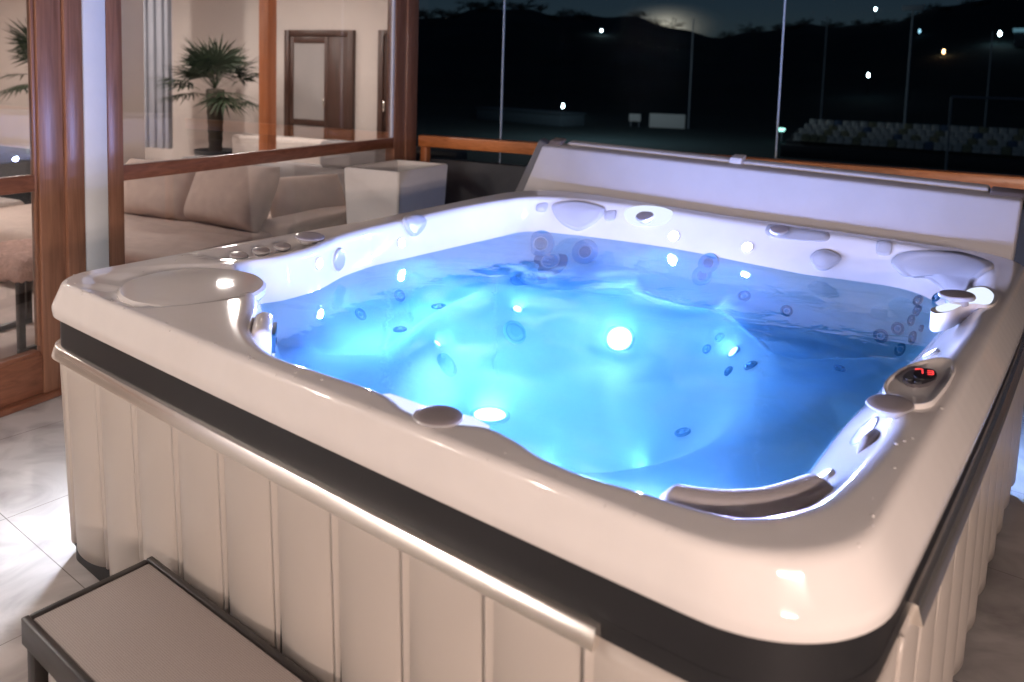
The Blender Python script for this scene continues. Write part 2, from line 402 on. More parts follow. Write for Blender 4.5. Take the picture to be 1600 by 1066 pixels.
SUBS = [6, 7, 10, 8, 10, 6, 5, 4, 3]      # plain subdivisions of each straight piece
FIL = [0.12, 0.10, 0.10, 0.09, 0.026, 0.017, 0.014, 0.006]
KF = 7
def profile(j):
    zf = 0.37
    P = [(0.0, zf), (r_e[j] - 0.17, zf), (r_e[j], z_e[j]), (r_s[j], z_s[j]), (r_w[j], Z_W), (r_i[j], z_i[j]),
         (r_c[j], z_c[j]), (r_l[j] + 0.005, 0.762), (r_l[j], 0.734), (r_l[j] - 0.05, 0.730)]
    P = [np.array(p) for p in P]
    out = []; start = P[0]
    for i in range(1, len(P)):
        if i < len(P) - 1:
            a = P[i - 1] - P[i]; b = P[i + 1] - P[i]
            la, lb = np.linalg.norm(a), np.linalg.norm(b)
            f = min(FIL[i - 1], la * 0.45, lb * 0.45)
            e1 = P[i] + a / la * f; e2 = P[i] + b / lb * f
        else:
            e1 = P[i]; e2 = None
        n = SUBS[i - 1]
        for k in range(n):
            out.append(start + (e1 - start) * k / n)
        if e2 is not None:
            for k in range(KF):
                t = k / KF
                out.append((1 - t) ** 2 * e1 + 2 * t * (1 - t) * P[i] + t * t * e2)
            start = e2
        else:
            out.append(e1)
    return np.array(out)

prof = np.array([profile(j) for j in range(NT)])          # NT, K, 2
K = prof.shape[1]
XX = C0[0] + prof[:, :, 0] * np.cos(TH)[:, None]
YY = C0[1] + prof[:, :, 0] * np.sin(TH)[:, None]
ZZ = prof[:, :, 1].copy()

def poly_sd(px, py, poly):
    """signed distance to a polygon, positive inside"""
    poly = np.array(poly, float); d = np.full(px.shape, 1e9); ins = np.zeros(px.shape, bool)
    n = len(poly)
    for i in range(n):
        a, b = poly[i], poly[(i + 1) % n]; e = b - a
        t = np.clip(((px - a[0]) * e[0] + (py - a[1]) * e[1]) / (e @ e), 0, 1)
        d = np.minimum(d, np.hypot(px - a[0] - t * e[0], py - a[1] - t * e[1]))
        c = ((a[1] > py) != (b[1] > py)) & (px < (b[0] - a[0]) * (py - a[1]) / (b[1] - a[1] + 1e-12) + a[0])
        ins ^= c
    return np.where(ins, d, -d)
def sm(x, a, b):
    t = np.clip((x - a) / (b - a), 0, 1); return t * t * (3 - 2 * t)

kidx = np.arange(K)[None, :].repeat(NT, 0)
RR = prof[:, :, 0]
under = (ZZ < 0.66) & (RR > (r_e - 0.05)[:, None]) & (kidx < K - 30)
BUCKETS = [
    ([(1.24, 1.98), (1.25, 2.15), (1.50, 2.20), (1.85, 2.20), (1.90, 2.1), (1.92, 2.03), (1.75, 1.79), (1.62, 1.60), (1.56, 1.62), (1.46, 1.74)], 0.085, 0.045),
    ([(0.78, 2.00), (0.90, 1.96), (1.08, 1.92), (1.19, 1.96), (1.16, 2.15), (0.95, 2.2), (0.75, 2.2)], 0.06, 0.045),
    ([(0.20, 1.68), (0.20, 1.9), (0.30, 2.08), (0.50, 2.15), (0.62, 2.08), (0.70, 1.90), (0.62, 1.76), (0.42, 1.70)], 0.06, 0.05),
    ([(0.18, 0.75), (0.18, 1.5), (0.35, 1.55), (0.41, 1.25), (0.52, 0.94), (0.60, 0.76), (0.43, 0.66)], 0.035, 0.05),
    ([(1.70, 0.40), (1.74, 0.80), (1.76, 1.10), (1.78, 1.42), (1.90, 1.30), (1.92, 0.80), (1.86, 0.36)], 0.03, 0.06),
]
for poly, dep, wid in BUCKETS:
    ZZ = ZZ - np.where(under, dep * sm(poly_sd(XX, YY, poly), -wid * 0.4, wid), 0)
# recesses moulded into the rim: (outline, depth, edge)
rimz = (ZZ > 0.76) & (kidx < K - 9)
TRAYS = [([(0.075, 0.47), (0.07, 0.86), (0.17, 0.88), (0.20, 0.80), (0.215, 0.60), (0.20, 0.47)], 0.022, 0.03)]
for poly, dep, wid in TRAYS:
    ZZ = ZZ - np.where(rimz, dep * sm(poly_sd(XX, YY, poly), -wid * 0.3, wid * 0.7), 0)
LIDC, LIDR = (0.352, 0.245), 0.196
dl = np.hypot(XX - LIDC[0] + 0.016, YY - LIDC[1] + 0.008)
ZZ = ZZ - np.where(rimz, 0.016 * sm(LIDR + 0.022 - dl, 0.0, 0.02), 0)

verts = np.stack([XX[:, 1:], YY[:, 1:], ZZ[:, 1:]], -1).reshape(-1, 3)
KK = K - 1
faces = []
for j in range(NT):
    j2 = (j + 1) % NT
    for k in range(KK - 1):
        faces.append((j * KK + k, j * KK + k + 1, j2 * KK + k + 1, j2 * KK + k))
vl = [tuple(v) for v in verts] + [(C0[0], C0[1], 0.37)]
for j in range(NT):
    faces.append((len(vl) - 1, j * KK, ((j + 1) % NT) * KK))

TUB = thing('hot_tub', 'large square hot tub with pearl rim, beige ribbed skirt and glowing blue water', 'hot tub', (1.09, 1.26, 0))
TUB_OFF = Vector((1.09, 1.26, 0))
def tubpart(o):
    """keep world placement under the tub's empty"""
    o.matrix_parent_inverse = Matrix.Translation(-TUB_OFF)
    return o
class TP:
    pass
shell = tubpart(mesh_obj('shell', vl, faces, M_SHELL, TUB))
BV = BVHTree.FromPolygons([Vector(v) for v in vl], faces)
def snap(p):
    loc, nor, idx, d = BV.find_nearest(Vector(p))
    if nor.dot(Vector((C0[0], C0[1], 1.4)) - loc) < 0: nor = -nor
    return loc, nor

# water sheet
wl = [(C0[0] + (r_w[j] + 0.012) * math.cos(TH[j]), C0[1] + (r_w[j] + 0.012) * math.sin(TH[j])) for j in range(0, NT, 3)]
nw = len(wl)
wv = [(C0[0], C0[1], Z_W)] + [(*p, Z_W) for p in wl] + [(*p, 0.24) for p in wl] + [(C0[0], C0[1], 0.24)]
wf = [(0, 1 + i, 1 + (i + 1) % nw) for i in range(nw)]
wf += [(1 + i, 1 + nw + i, 1 + nw + (i + 1) % nw, 1 + (i + 1) % nw) for i in range(nw)]
wf += [(len(wv) - 1, 1 + nw + (i + 1) % nw, 1 + nw + i) for i in range(nw)]
water = mesh_obj('water', wv, wf, M_WATER, None, False)
tag(water, 'clear blue lit water filling the hot tub', 'water', kind='structure')

# ------------------------------------------------------------------ tub fittings
FIT = {
 'jet': [(0.204,1.235,0.574,0.0252),(0.32,1.341,0.529,0.0304),(0.236,1.002,0.556,0.026),(0.411,1.034,0.529,0.0253),(1.236,2.176,0.582,0.0261),(1.41,2.172,0.558,0.0227),(1.862,2.218,0.68,0.0209),(1.867,2.188,0.65,0.0207),(1.851,2.191,0.61,0.0208),(1.805,2.198,0.568,0.0234),(1.751,2.192,0.53,0.0261),(1.868,2.138,0.563,0.025),(1.827,2.164,0.502,0.0255),(1.899,2.105,0.611,0.0134),(1.929,2.17,0.715,0.0203),(1.305,1.772,0.524,0.0209),(1.267,1.753,0.477,0.0187),(1.424,1.568,0.486,0.0193),(1.517,1.509,0.545,0.0226),(1.755,1.626,0.563,0.0181),(1.415,1.245,0.382,0.0253)],
 'bigjet': [(0.281,1.995,0.519,0.086),(0.314,2.127,0.581,0.0787)],
 'palejet': [(0.236,2.155,0.648,0.0739),(0.454,2.206,0.634,0.0691),(1.039,2.265,0.669,0.0523),(1.026,2.235,0.618,0.0521)],
 'suction': [(0.627,1.434,0.472,0.0416),(0.654,1.013,0.466,0.0391)],
 'pool': [(0.931,1.706,0.449,0.0618),(0.882,0.969,0.37,0.0652)],
 'smalled': [(0.585,1.503,0.538,0.0226),(0.591,1.031,0.52,0.0177),(1.407,1.649,0.526,0.0264)],
 'led': [(0.25,0.792,0.787,0.0199),(0.132,1.31,0.762,0.0181),(0.843,2.328,0.748,0.0259),(1.189,2.309,0.755,0.0243)],
 'tri': [(0.232,2.242,0.821,0.0),(0.261,2.272,0.84,0.0),(0.342,2.318,0.848,0.0),(0.438,2.339,0.839,0.0),(0.479,2.336,0.823,0.0),(0.465,2.299,0.773,0.0),(0.419,2.261,0.731,0.0),(0.377,2.243,0.718,0.0),(0.309,2.234,0.738,0.0),(0.259,2.234,0.775,0.0)],
 'sq1': [(0.18,2.198,0.829,0.0),(0.209,2.231,0.835,0.0),(0.218,2.231,0.821,0.0),(0.214,2.216,0.793,0.0),(0.185,2.192,0.793,0.0),(0.177,2.187,0.808,0.0)],
 'sq2': [(0.488,2.333,0.815,0.0),(0.529,2.347,0.825,0.0),(0.538,2.338,0.809,0.0),(0.537,2.318,0.78,0.0),(0.501,2.309,0.776,0.0),(0.484,2.318,0.795,0.0)],
 'sq3': [(1.674,2.391,0.842,0.0),(1.7,2.414,0.848,0.0),(1.727,2.39,0.843,0.0),(1.732,2.355,0.809,0.0),(1.707,2.348,0.799,0.0),(1.68,2.354,0.806,0.0)],
 'tray_back': [(0.573,2.354,0.827,0.0),(0.607,2.378,0.849,0.0),(0.703,2.416,0.857,0.0),(0.795,2.396,0.85,0.0),(0.805,2.371,0.825,0.0),(0.776,2.35,0.791,0.0),(0.7,2.334,0.774,0.0),(0.638,2.327,0.772,0.0),(0.593,2.334,0.792,0.0)],
 'kn_back': [(0.687,2.356,0.811,0.0476)],
 'tray_slot': [(1.236,2.376,0.833,0.0),(1.264,2.419,0.85,0.0),(1.456,2.422,0.85,0.0),(1.496,2.388,0.842,0.0),(1.492,2.362,0.821,0.0),(1.44,2.353,0.812,0.0),(1.325,2.349,0.806,0.0),(1.257,2.354,0.809,0.0)],
 'kn_slot': [(1.297,2.374,0.831,0.0402)],
 'circ': [(1.453,2.289,0.754,0.0),(1.464,2.314,0.777,0.0),(1.494,2.328,0.79,0.0),(1.534,2.325,0.787,0.0),(1.565,2.313,0.771,0.0),(1.55,2.286,0.745,0.0),(1.522,2.262,0.723,0.0),(1.481,2.259,0.725,0.0)],
 'corner_pad': [(1.741,2.331,0.777,0.0),(1.755,2.352,0.806,0.0),(1.803,2.363,0.827,0.0),(1.899,2.359,0.841,0.0),(1.985,2.341,0.846,0.0),(2.065,2.254,0.846,0.0),(2.089,2.178,0.845,0.0),(2.062,2.136,0.826,0.0),(2.041,2.123,0.802,0.0),(2.04,2.037,0.786,0.0),(2.022,2.023,0.764,0.0),(1.978,2.103,0.736,0.0),(1.932,2.206,0.739,0.0),(1.873,2.281,0.751,0.0),(1.821,2.298,0.743,0.0),(1.782,2.307,0.744,0.0)],
 'tray_right': [(2.026,2.019,0.768,0.0),(2.055,1.987,0.797,0.0),(2.107,1.825,0.838,0.0),(2.142,1.752,0.843,0.0),(2.146,1.675,0.843,0.0),(2.13,1.631,0.842,0.0),(2.098,1.677,0.822,0.0),(2.061,1.822,0.787,0.0),(2.014,1.92,0.742,0.0),(1.997,1.907,0.716,0.0),(1.95,2.026,0.672,0.0),(1.927,2.098,0.669,0.0),(1.957,2.07,0.699,0.0),(1.999,2.025,0.739,0.0)],
 'kn_right': [(2.03,1.906,0.758,0.0489)],
 'disc_left1': [(0.189,0.933,0.768,0.0396)],
 'pad_left': [(0.102,1.345,0.845,0.0),(0.081,1.411,0.85,0.0),(0.098,1.451,0.848,0.0),(0.115,1.469,0.826,0.0),(0.124,1.433,0.791,0.0),(0.128,1.384,0.777,0.0),(0.123,1.351,0.802,0.0)],
 'kn_l': [(0.22,0.429,0.842,0.0279),(0.217,0.517,0.841,0.0287),(0.142,0.651,0.823,0.0304)],
 'kn_l4': [(0.108,0.796,0.824,0.0569)],
 'lid': [(0.34,0.254,0.824,0.0)],
 'tray_front': [(1.325,0.074,0.836,0.0),(0.782,0.614,0.53,0.0),(0.788,0.659,0.503,0.0),(0.779,0.75,0.448,0.0),(0.785,0.847,0.402,0.0),(0.817,0.903,0.377,0.0),(0.828,0.866,0.378,0.0),(0.821,0.807,0.391,0.0),(1.442,0.047,0.836,0.0),(1.401,0.039,0.839,0.0),(1.361,0.048,0.839,0.0)],
 'kn_front': [(0.787,0.815,0.411,0.0854)],
 'ctrl_tray': [(2.083,0.814,0.837,0.0),(2.101,0.9,0.84,0.0),(2.123,0.988,0.84,0.0),(2.135,1.016,0.841,0.0),(2.146,0.975,0.841,0.0),(2.149,0.885,0.84,0.0),(2.147,0.774,0.84,0.0),(2.142,0.724,0.84,0.0),(2.123,0.688,0.841,0.0),(2.097,0.708,0.837,0.0),(2.078,0.763,0.83,0.0)],
 'ctrl': [(2.108,0.829,0.842,0.0421)],
 'kn_ctrl': [(2.077,0.736,0.825,0.0484)],
 'pad_fr': [(1.677,0.569,0.552,0.0),(1.707,0.582,0.549,0.0),(1.744,0.633,0.535,0.0),(1.801,0.709,0.52,0.0),(1.841,0.758,0.518,0.0),(1.967,0.512,0.685,0.0),(2.039,0.405,0.77,0.0),(2.061,0.386,0.792,0.0),(2.089,0.307,0.826,0.0),(2.095,0.264,0.834,0.0),(2.064,0.279,0.804,0.0),(1.881,0.721,0.535,0.0),(1.81,0.687,0.519,0.0),(1.751,0.617,0.53,0.0),(1.934,0.074,0.839,0.0)],
 'pad_r2': [(2.09,0.478,0.817,0.0),(2.099,0.504,0.824,0.0),(2.104,0.549,0.828,0.0),(2.108,0.556,0.832,0.0),(2.119,0.524,0.837,0.0),(2.122,0.466,0.838,0.0),(2.115,0.416,0.837,0.0),(2.104,0.422,0.831,0.0)],
 'water': [(0.278,0.595,0.734,0.0)],
}


def frame_at(p, n, up=(0, 0, 1)):
    n = Vector(n).normalized(); u = Vector(up)
    x = u.cross(n)
    if x.length < 1e-3: x = Vector((1, 0, 0))
    x.normalize(); y = n.cross(x)
    M = Matrix((x, y, n)).transposed().to_4x4(); M.translation = Vector(p)
    return M

def jet(p, r, style='small', lift=0.0):
    loc, nor = snap(p); M = frame_at(loc + nor * (0.002 + lift), nor)
    if style == 'small':
        o = MB().lathe([(r, -0.006), (r, 0.003), (r * 0.86, 0.006), (r * 0.62, 0.003), (r * 0.56, -0.003), (0, -0.003)], M).build('jet', M_JET, TUB)
        tubpart(o)
        n = MB().lathe([(r * 0.34, -0.002), (r * 0.30, 0.007), (r * 0.14, 0.007), (r * 0.12, 0.001), (0, 0.001)], M, 18).build('nozzle', M_JET_L, o)
    else:
        o = MB().lathe([(r, -0.006), (r, 0.002), (r * 0.93, 0.006), (r * 0.60, 0.005), (r * 0.55, 0.0), (r * 0.5, -0.002), (0, -0.002)], M, 40).build('jet', M_JET_L if style == 'pale' else M_JET, TUB)
        tubpart(o)
        mb = MB().lathe([(r * 0.46, -0.002), (r * 0.42, 0.007), (r * 0.36, 0.007), (r * 0.34, 0.0), (0, 0.0)], M, 32)
        for k in range(6):
            a = k * PI / 3
            mb.lathe([(r * 0.075, 0), (r * 0.07, 0.006), (0, 0.006)], M @ Matrix.Translation((r * 0.20 * math.cos(a), r * 0.20 * math.sin(a), 0)), 10)
        mb.build('nozzle', M_JET if style == 'pale' else M_JET_L, o)
    return o

def suction(p, r):
    loc, nor = snap(p); M = frame_at(loc + nor * 0.002, nor)
    o = MB().lathe([(r, -0.006), (r, 0.004), (r * 0.9, 0.010), (r * 0.80, 0.010), (r * 0.74, 0.003), (r * 0.70, 0.003), (r * 0.5, 0.012), (0, 0.014)], M, 36).build('suction_cover', M_JET_L, TUB)
    return tubpart(o)

def lens(p, r, m, name='light', lift=0.003, bezel=True):
    loc, nor = snap(p); M = frame_at(loc + nor * lift, nor)
    mb = MB().lathe([(r * 1.28, -0.006), (r * 1.28, 0.002), (r * 1.15, 0.005), (r * 1.02, 0.003), (r * 1.0, -0.001)], M, 32)
    o = mb.build(name, M_ACR if not bezel else M_KNOB, TUB); tubpart(o)
    MB().lathe([(r, -0.001), (r * 0.98, 0.002), (r * 0.6, 0.004), (0, 0.005)], M, 32).build('lens', m, o)
    return loc, nor

def inlay(name, outline, material, bulge=0.006, lift=0.0015, n=48, rings=9, power=2.2, base=None):
    """soft pad lying on the moulded shell, its edge given by points on the shell"""
    P = catmull([tuple(p) for p in outline], max(2, n // len(outline)))
    c = P.mean(0); vs = []; fs = []
    m = len(P)
    ss = [1 - (i / rings) for i in range(rings)]
    for ri, s in enumerate(ss):
        for q in P:
            loc, nor = snap(c + (q - c) * s)
            h = -0.004 if ri == 0 else lift + bulge * (1 - s ** power)
            if ri == 1:
                loc, nor = snap(c + (q - c) * 0.985); h = lift + bulge * 0.45
            vs.append(loc + nor * h)
    for ri in range(len(ss) - 1):
        for i in range(m):
            j = (i + 1) % m
            fs.append((ri * m + i, ri * m + j, (ri + 1) * m + j, (ri + 1) * m + i))
    loc, nor = snap(c); vs.append(loc + nor * (lift + bulge))
    for i in range(m):
        fs.append(((len(ss) - 1) * m + i, (len(ss) - 1) * m + (i + 1) % m, len(vs) - 1))
    o = mesh_obj(name, vs, fs, material, TUB)
    bm = bmesh.new(); bm.from_mesh(o.data); bmesh.ops.recalc_face_normals(bm, faces=bm.faces); bm.to_mesh(o.data); bm.free()
    for p in o.data.polygons: p.use_smooth = True
    return tubpart(o)

def knob(p, r, h=0.022, tilt=None, name='knob', top=None, raise_=0.0, nor=None):
    loc, n0 = snap(p)
    n = Vector(nor) if nor else n0
    M = frame_at(Vector(p) if nor else loc + n0 * (0.001 + raise_), n)
    o = MB().lathe([(r * 0.62, -0.012), (r * 0.62, 0.0), (r * 0.95, h * 0.35), (r, h * 0.6), (r * 0.96, h * 0.9)], M, 40).build(name, M_KNOB, TUB); tubpart(o)
    MB().lathe([(r * 0.955, h * 0.89), (r * 0.90, h * 1.02), (r * 0.6, h * 1.10), (0, h * 1.13)], M, 40).build('cap', top or M_KNOB_D, o)
    return o

M_PANELG = mat('panel_grey', (0.10, 0.09, 0.10), 0.3)
# --- underwater jets
for p in FIT['jet']:
    jet(p[:3], p[3])
for p in FIT['bigjet']:
    jet(p[:3], p[3] * 1.08, 'big')
for p in FIT['palejet']:
    jet(p[:3], p[3] * 0.92, 'pale')
for p in FIT['suction']:
    suction(p[:3], p[3] * 1.15)
POOL_SPOTS = [lens(p[:3], p[3] * 0.78, M_POOL_LAMP, 'pool_light') for p in FIT['pool']]
SMALL_SPOTS = [lens(p[:3], p[3] * 0.75, M_LED_S, 'footwell_light') for p in FIT['smalled']]
LED_SPOTS = [lens(p[:3], max(0.017, p[3] * 0.85), M_LED, 'rim_light', bezel=False) for p in FIT['led']]
# --- pads, buttons and pillows on the back wall
o = inlay('headrest_pillow', [p[:3] for p in FIT['tri']], M_PILLOW, 0.016)
tag(o, 'triangular grey headrest pillow on the rear wall')
for k in ('sq1', 'sq2', 'sq3'):
    inlay('speaker_pad', [p[:3] for p in FIT[k]], M_PILLOW, 0.006, n=36, rings=7)
o = inlay('headrest_pillow', [p[:3] for p in FIT['circ']], M_PILLOW, 0.018)
tag(o, 'round grey headrest pillow on the rear wall')
o = inlay('headrest_pillow', [p[:3] for p in FIT['corner_pad']], M_PILLOW, 0.024, n=64, rings=11)
tag(o, 'large winged grey pillow wrapping the rear corner')
inlay('diverter_tray', [p[:3] for p in FIT['tray_back']], M_TRAY_LIT, 0.001, 0.002)
knob(Vector(FIT['kn_back'][0][:3]) + Vector((0, -0.012, -0.004)), 0.043, 0.018, nor=(0, -0.42, 1))
inlay('slot_tray', [p[:3] for p in FIT['tray_slot']], M_KNOB, 0.001, 0.001)
knob(Vector(FIT['kn_slot'][0][:3]) + Vector((0, -0.004, -0.004)), 0.038, 0.018, nor=(0, -0.35, 1))
# --- left side
o = inlay('diverter_pad', [p[:3] for p in FIT['pad_left']], M_PILLOW, 0.022, n=42)
p = FIT['disc_left1'][0]
loc, nor = snap(p[:3]); M = frame_at(loc + nor * 0.001, nor)
o = tubpart(MB().lathe([(0.042, -0.004), (0.042, 0.004), (0.037, 0.010), (0.030, 0.012), (0, 0.008)], M, 40).build('wall_dial', M_KNOB, TUB))
MB().lathe([(0.046, -0.004), (0.046, 0.002), (0.0425, 0.003)], M, 40).build('bezel', M_TRAY_LIT, o)
for (x, y), r in zip([(0.150, 0.545), (0.143, 0.635), (0.138, 0.725)], (0.030, 0.030, 0.030)):
    loc, nor = snap((x, y, 0.835))
    knob(loc + Vector((0, 0, 0.004)), r, 0.018, nor=(0.15, 0, 1))
knob((0.118, 0.86, 0.842), 0.054, 0.014, nor=(0.12, 0, 1), name='selector_dial')
# --- filter lid and skimmer at the near left corner
M = Matrix.Translation((LIDC[0] + 0.008, LIDC[1] + 0.004, 0.0)) @ Matrix.Rotation(math.radians(1.0), 4, 'Y')
o = MB().lathe([(LIDR - 0.012, 0.800), (LIDR - 0.001, 0.815), (LIDR, 0.832), (LIDR - 0.008, 0.8385), (LIDR - 0.05, 0.8415), (0, 0.8430)], M, 72).build('filter_lid', M_ACR, TUB); tubpart(o)
SK = Vector((0.750, 0.165, 0.0)); SN = Vector((0.62, 0.78, 0)).normalized(); ST = Vector((SN.y, -SN.x, 0))
rotS = Matrix((ST, SN, (0, 0, 1))).transposed()
o = MB().box(SK + SN * 0.035 + Vector((0, 0, 0.775)), (0.17, 0.05, 0.125), 0.022, rotS, 4).build('skimmer_weir', M_ACR, TUB); tubpart(o)
MB().box(SK + SN * 0.0615 + Vector((0, 0, 0.792)), (0.105, 0.006, 0.050), 0.010, rotS, 3).build('slot', M_JET, o)
MB().box(SK + SN * 0.0605 + Vector((0, 0, 0.744)), (0.085, 0.006, 0.022), 0.006, rotS, 3).build('light_strip', M_TRAY_LIT, o)
# --- near rim: lit notch with a big round knob
TR = [(1.300, 0.086), (1.312, 0.101), (1.341, 0.103), (1.393, 0.104), (1.44, 0.114), (1.50, 0.128), (1.548, 0.118), (1.54, 0.085), (1.50, 0.05), (1.432, 0.040), (1.387, 0.040), (1.335, 0.062)]
o = MB().prism(TR, 0.790, 0.828).build('diverter_tray', M_TRAY_LIT, TUB); tubpart(o)
knob((1.474, 0.062, 0.836), 0.046, 0.010, nor=(0.02, 0.02, 1))
# --- right rim: control panel, lever and notch
CT = [(2.060, 0.735), (2.052, 0.80), (2.062, 0.905), (2.092, 1.0), (2.128, 1.05), (2.150, 1.0), (2.156, 0.90), (2.153, 0.787), (2.146, 0.725), (2.120, 0.69), (2.082, 0.695)]
CT = catmull(CT, 6)
vs = []; fs = []; m_ = len(CT); cc = CT.mean(0)
for s, z in ((1.0, 0.80), (1.0, 0.842), (0.965, 0.849), (0.90, 0.8485), (0.86, 0.8445), (0.5, 0.8445)):
    for q in CT: vs.append((*(cc + (q - cc) * s), z))
for r_ in range(5):
    for i in range(m_):
        j = (i + 1) % m_; fs.append((r_ * m_ + i, r_ * m_ + j, (r_ + 1) * m_ + j, (r_ + 1) * m_ + i))
fs.append(tuple(5 * m_ + i for i in range(m_)))
o = tubpart(mesh_obj('control_tray', vs, fs, M_ACR, TUB, True, 50))
def oval(c, rx, ry, ang, n=40): return [(c[0] + rx * math.cos(t) * math.cos(ang) - ry * math.sin(t) * math.sin(ang), c[1] + rx * math.cos(t) * math.sin(ang) + ry * math.sin(t) * math.cos(ang)) for t in [2 * PI * k / n for k in range(n)]]
cpos = Vector((2.104, 0.862, 0.8445))
cp = MB().prism(oval(cpos, 0.027, 0.062, -0.12), 0.840, 0.8515).build('control_panel', M_PANELG, TUB, 40); tubpart(cp)
tag(cp, 'dark oval control panel with red digits')
scr = MB().prism(oval(cpos + Vector((0.006, 0.018, 0)), 0.019, 0.040, -0.12), 0.848, 0.8535).build('screen', M_BLACK, cp, 40)
btn = MB().prism(oval(cpos + Vector((-0.014, -0.034, 0)), 0.007, 0.010, -0.12, 20), 0.848, 0.8535).build('button', M_GREY, cp, 40)
btn = MB().prism(oval(cpos + Vector((0.004, -0.042, 0)), 0.007, 0.009, -0.12, 20), 0.848, 0.8535).build('button', M_GREY, cp, 40)
def seven(segs, org, h, parent):
    """seven-segment digit lying on the panel, top toward the far side of the rim"""
    ux = Vector((0.79, 0.61, 0)); uy = Vector((-0.20, 0.98, 0)); w = h * 0.52; t = h * 0.10
    pts = {'a': ((0, 1), (1, 1)), 'b': ((1, 1), (1, .5)), 'c': ((1, .5), (1, 0)), 'd': ((0, 0), (1, 0)), 'e': ((0, .5), (0, 0)), 'f': ((0, 1), (0, .5)), 'g': ((0, .5), (1, .5))}
    mb = MB()
    for s in segs:
        (x0, y0), (x1, y1) = pts[s]
        a = org + ux * (x0 * w) + uy * (y0 * h); b = org + ux * (x1 * w) + uy * (y1 * h)
        d = (b - a).normalized(); nn = Vector((-d.y, d.x, 0)) * t / 2; a += d * t * .35; b -= d * t * .35
        q = [a + nn, a - nn, b - nn, b + nn]
        mb.prism([(v.x, v.y) for v in q], 0.8525, 0.8545)
    mb.build('digit', M_DIGIT, parent)
seven('abc', Vector((2.094, 0.866, 0)), 0.030, cp)
seven('abcdg', Vector((2.115, 0.877, 0)), 0.024, cp)
knob((2.090, 0.660, 0.846), 0.042, 0.008, nor=(-0.08, -0.10, 1), name='lever_knob')
inlay('diverter_tray', [(2.075, 0.60, 0.79), (2.07, 0.64, 0.80), (2.07, 0.70, 0.80), (2.06, 0.72, 0.775), (2.05, 0.70, 0.745), (2.05, 0.64, 0.74), (2.06, 0.60, 0.76)], M_KNOB, 0.001, 0.001, n=42)
# far right: lit notch
NR = [(2.150, 1.66), (2.142, 1.78), (2.105, 1.86), (2.070, 1.80), (2.058, 1.66), (2.048, 1.56), (2.022, 1.46), (2.040, 1.41), (2.066, 1.46), (2.085, 1.56), (2.110, 1.60), (2.138, 1.61)]
NR = [tuple(q) for q in catmull(NR, 6)]
o = MB().prism(NR, 0.800, 0.850).build('diverter_tray', M_ACR, TUB); tubpart(o)
c_ = np.array(NR).mean(0)
MB().prism([tuple(c_ + (np.array(q) - c_) * 0.86) for q in NR], 0.845, 0.8522).build('lit_face', M_TRAY_LIT, o)
knob((2.066, 1.575, 0.858), 0.047, 0.018, nor=(-0.05, -0.05, 1))
# --- cushions along the near right corner
def cushion(name, path, w, h, z0):
    """upright cushion following the wall; path runs along its top outer edge"""
    P = np.array(path, float); n = len(P); vs = []; fs = []; S = 12
    for i in range(n):
        t = P[min(i + 1, n - 1)] - P[max(i - 1, 0)]; t /= np.linalg.norm(t); nn = np.array([-t[1], t[0]])
        e = min(1.0, math.sin(PI * min(max(i / (n - 1), 0.0), 1.0)) * 2.6 + 0.12) 
        for k in range(S):
            a = 2 * PI * k / S
            ca, sa = math.cos(a), math.sin(a)
            x = w / 2 * e * np.sign(ca) * abs(ca) ** 0.7; z = h / 2 * e * np.sign(sa) * abs(sa) ** 0.7
            vs.append((P[i][0] + nn[0] * x, P[i][1] + nn[1] * x, z0 + z))
    for i in range(n - 1):
        for k in range(S):
            k2 = (k + 1) % S; fs.append((i * S + k, i * S + k2, (i + 1) * S + k2, (i + 1) * S + k))
    fs.append(tuple(range(S))[::-1]); fs.append(tuple((n - 1) * S + k for k in range(S)))
    o = mesh_obj(name, vs, fs, M_PILLOW_D, TUB)
    o.modifiers.new('soft', 'SUBSURF').levels = 1; o.modifiers['soft'].render_levels = 2
    return tubpart(o)
path = [(1.868, 0.150), (1.90, 0.148), (1.94, 0.166), (1.98, 0.196), (2.012, 0.232), (2.038, 0.284), (2.058, 0.335), (2.068, 0.365)]
d_ = catmull(path + path[::-1], 4)[:len(path) * 4 - 4]
o = cushion('headrest_pillow', d_, 0.062, 0.070, 0.792)
tag(o, 'long taupe pillow curving inside the near corner')
o = cushion('headrest_pillow', [(2.070, 0.515), (2.076, 0.54), (2.080, 0.57), (2.081, 0.60), (2.080, 0.63)], 0.026, 0.06, 0.795)
tag(o, 'short taupe pillow on the right-hand wall')

# splashed water drops standing on the polished rim
mb = MB(); rr_ = random.Random(11)
for (cx_, cy_, sx, sy, n_) in ((0.16, 0.03, .10, .02, 26), (0.9, 0.012, .35, .012, 22), (1.75, 0.012, .25, .012, 14), (2.15, 0.5, .012, .35, 16), (0.07, 0.5, .03, .25, 16), (1.1, 2.42, .5, .02, 14)):
    for _ in range(n_):
        q = Vector((cx_ + rr_.gauss(0, sx), cy_ + rr_.gauss(0, sy), 0.86))
        h_ = BV.ray_cast(q, Vector((0, 0, -1)))
        if h_[0] is None or h_[0].z < 0.77 or h_[1].z < 0.5: continue
        r_ = rr_.uniform(0.0012, 0.0034)
        mb.lathe([(r_, 0), (r_ * 0.85, r_ * 0.38), (r_ * 0.45, r_ * 0.62), (0, r_ * 0.7)], frame_at(h_[0], h_[1]), 10)
M_DROP = mat('water_drop', (0.75, 0.72, 0.70), 0.03, coat=1.0, spec=0.8)
o = tubpart(mb.build('water_drops', M_DROP, TUB, 80)); tag(o, kind='stuff')


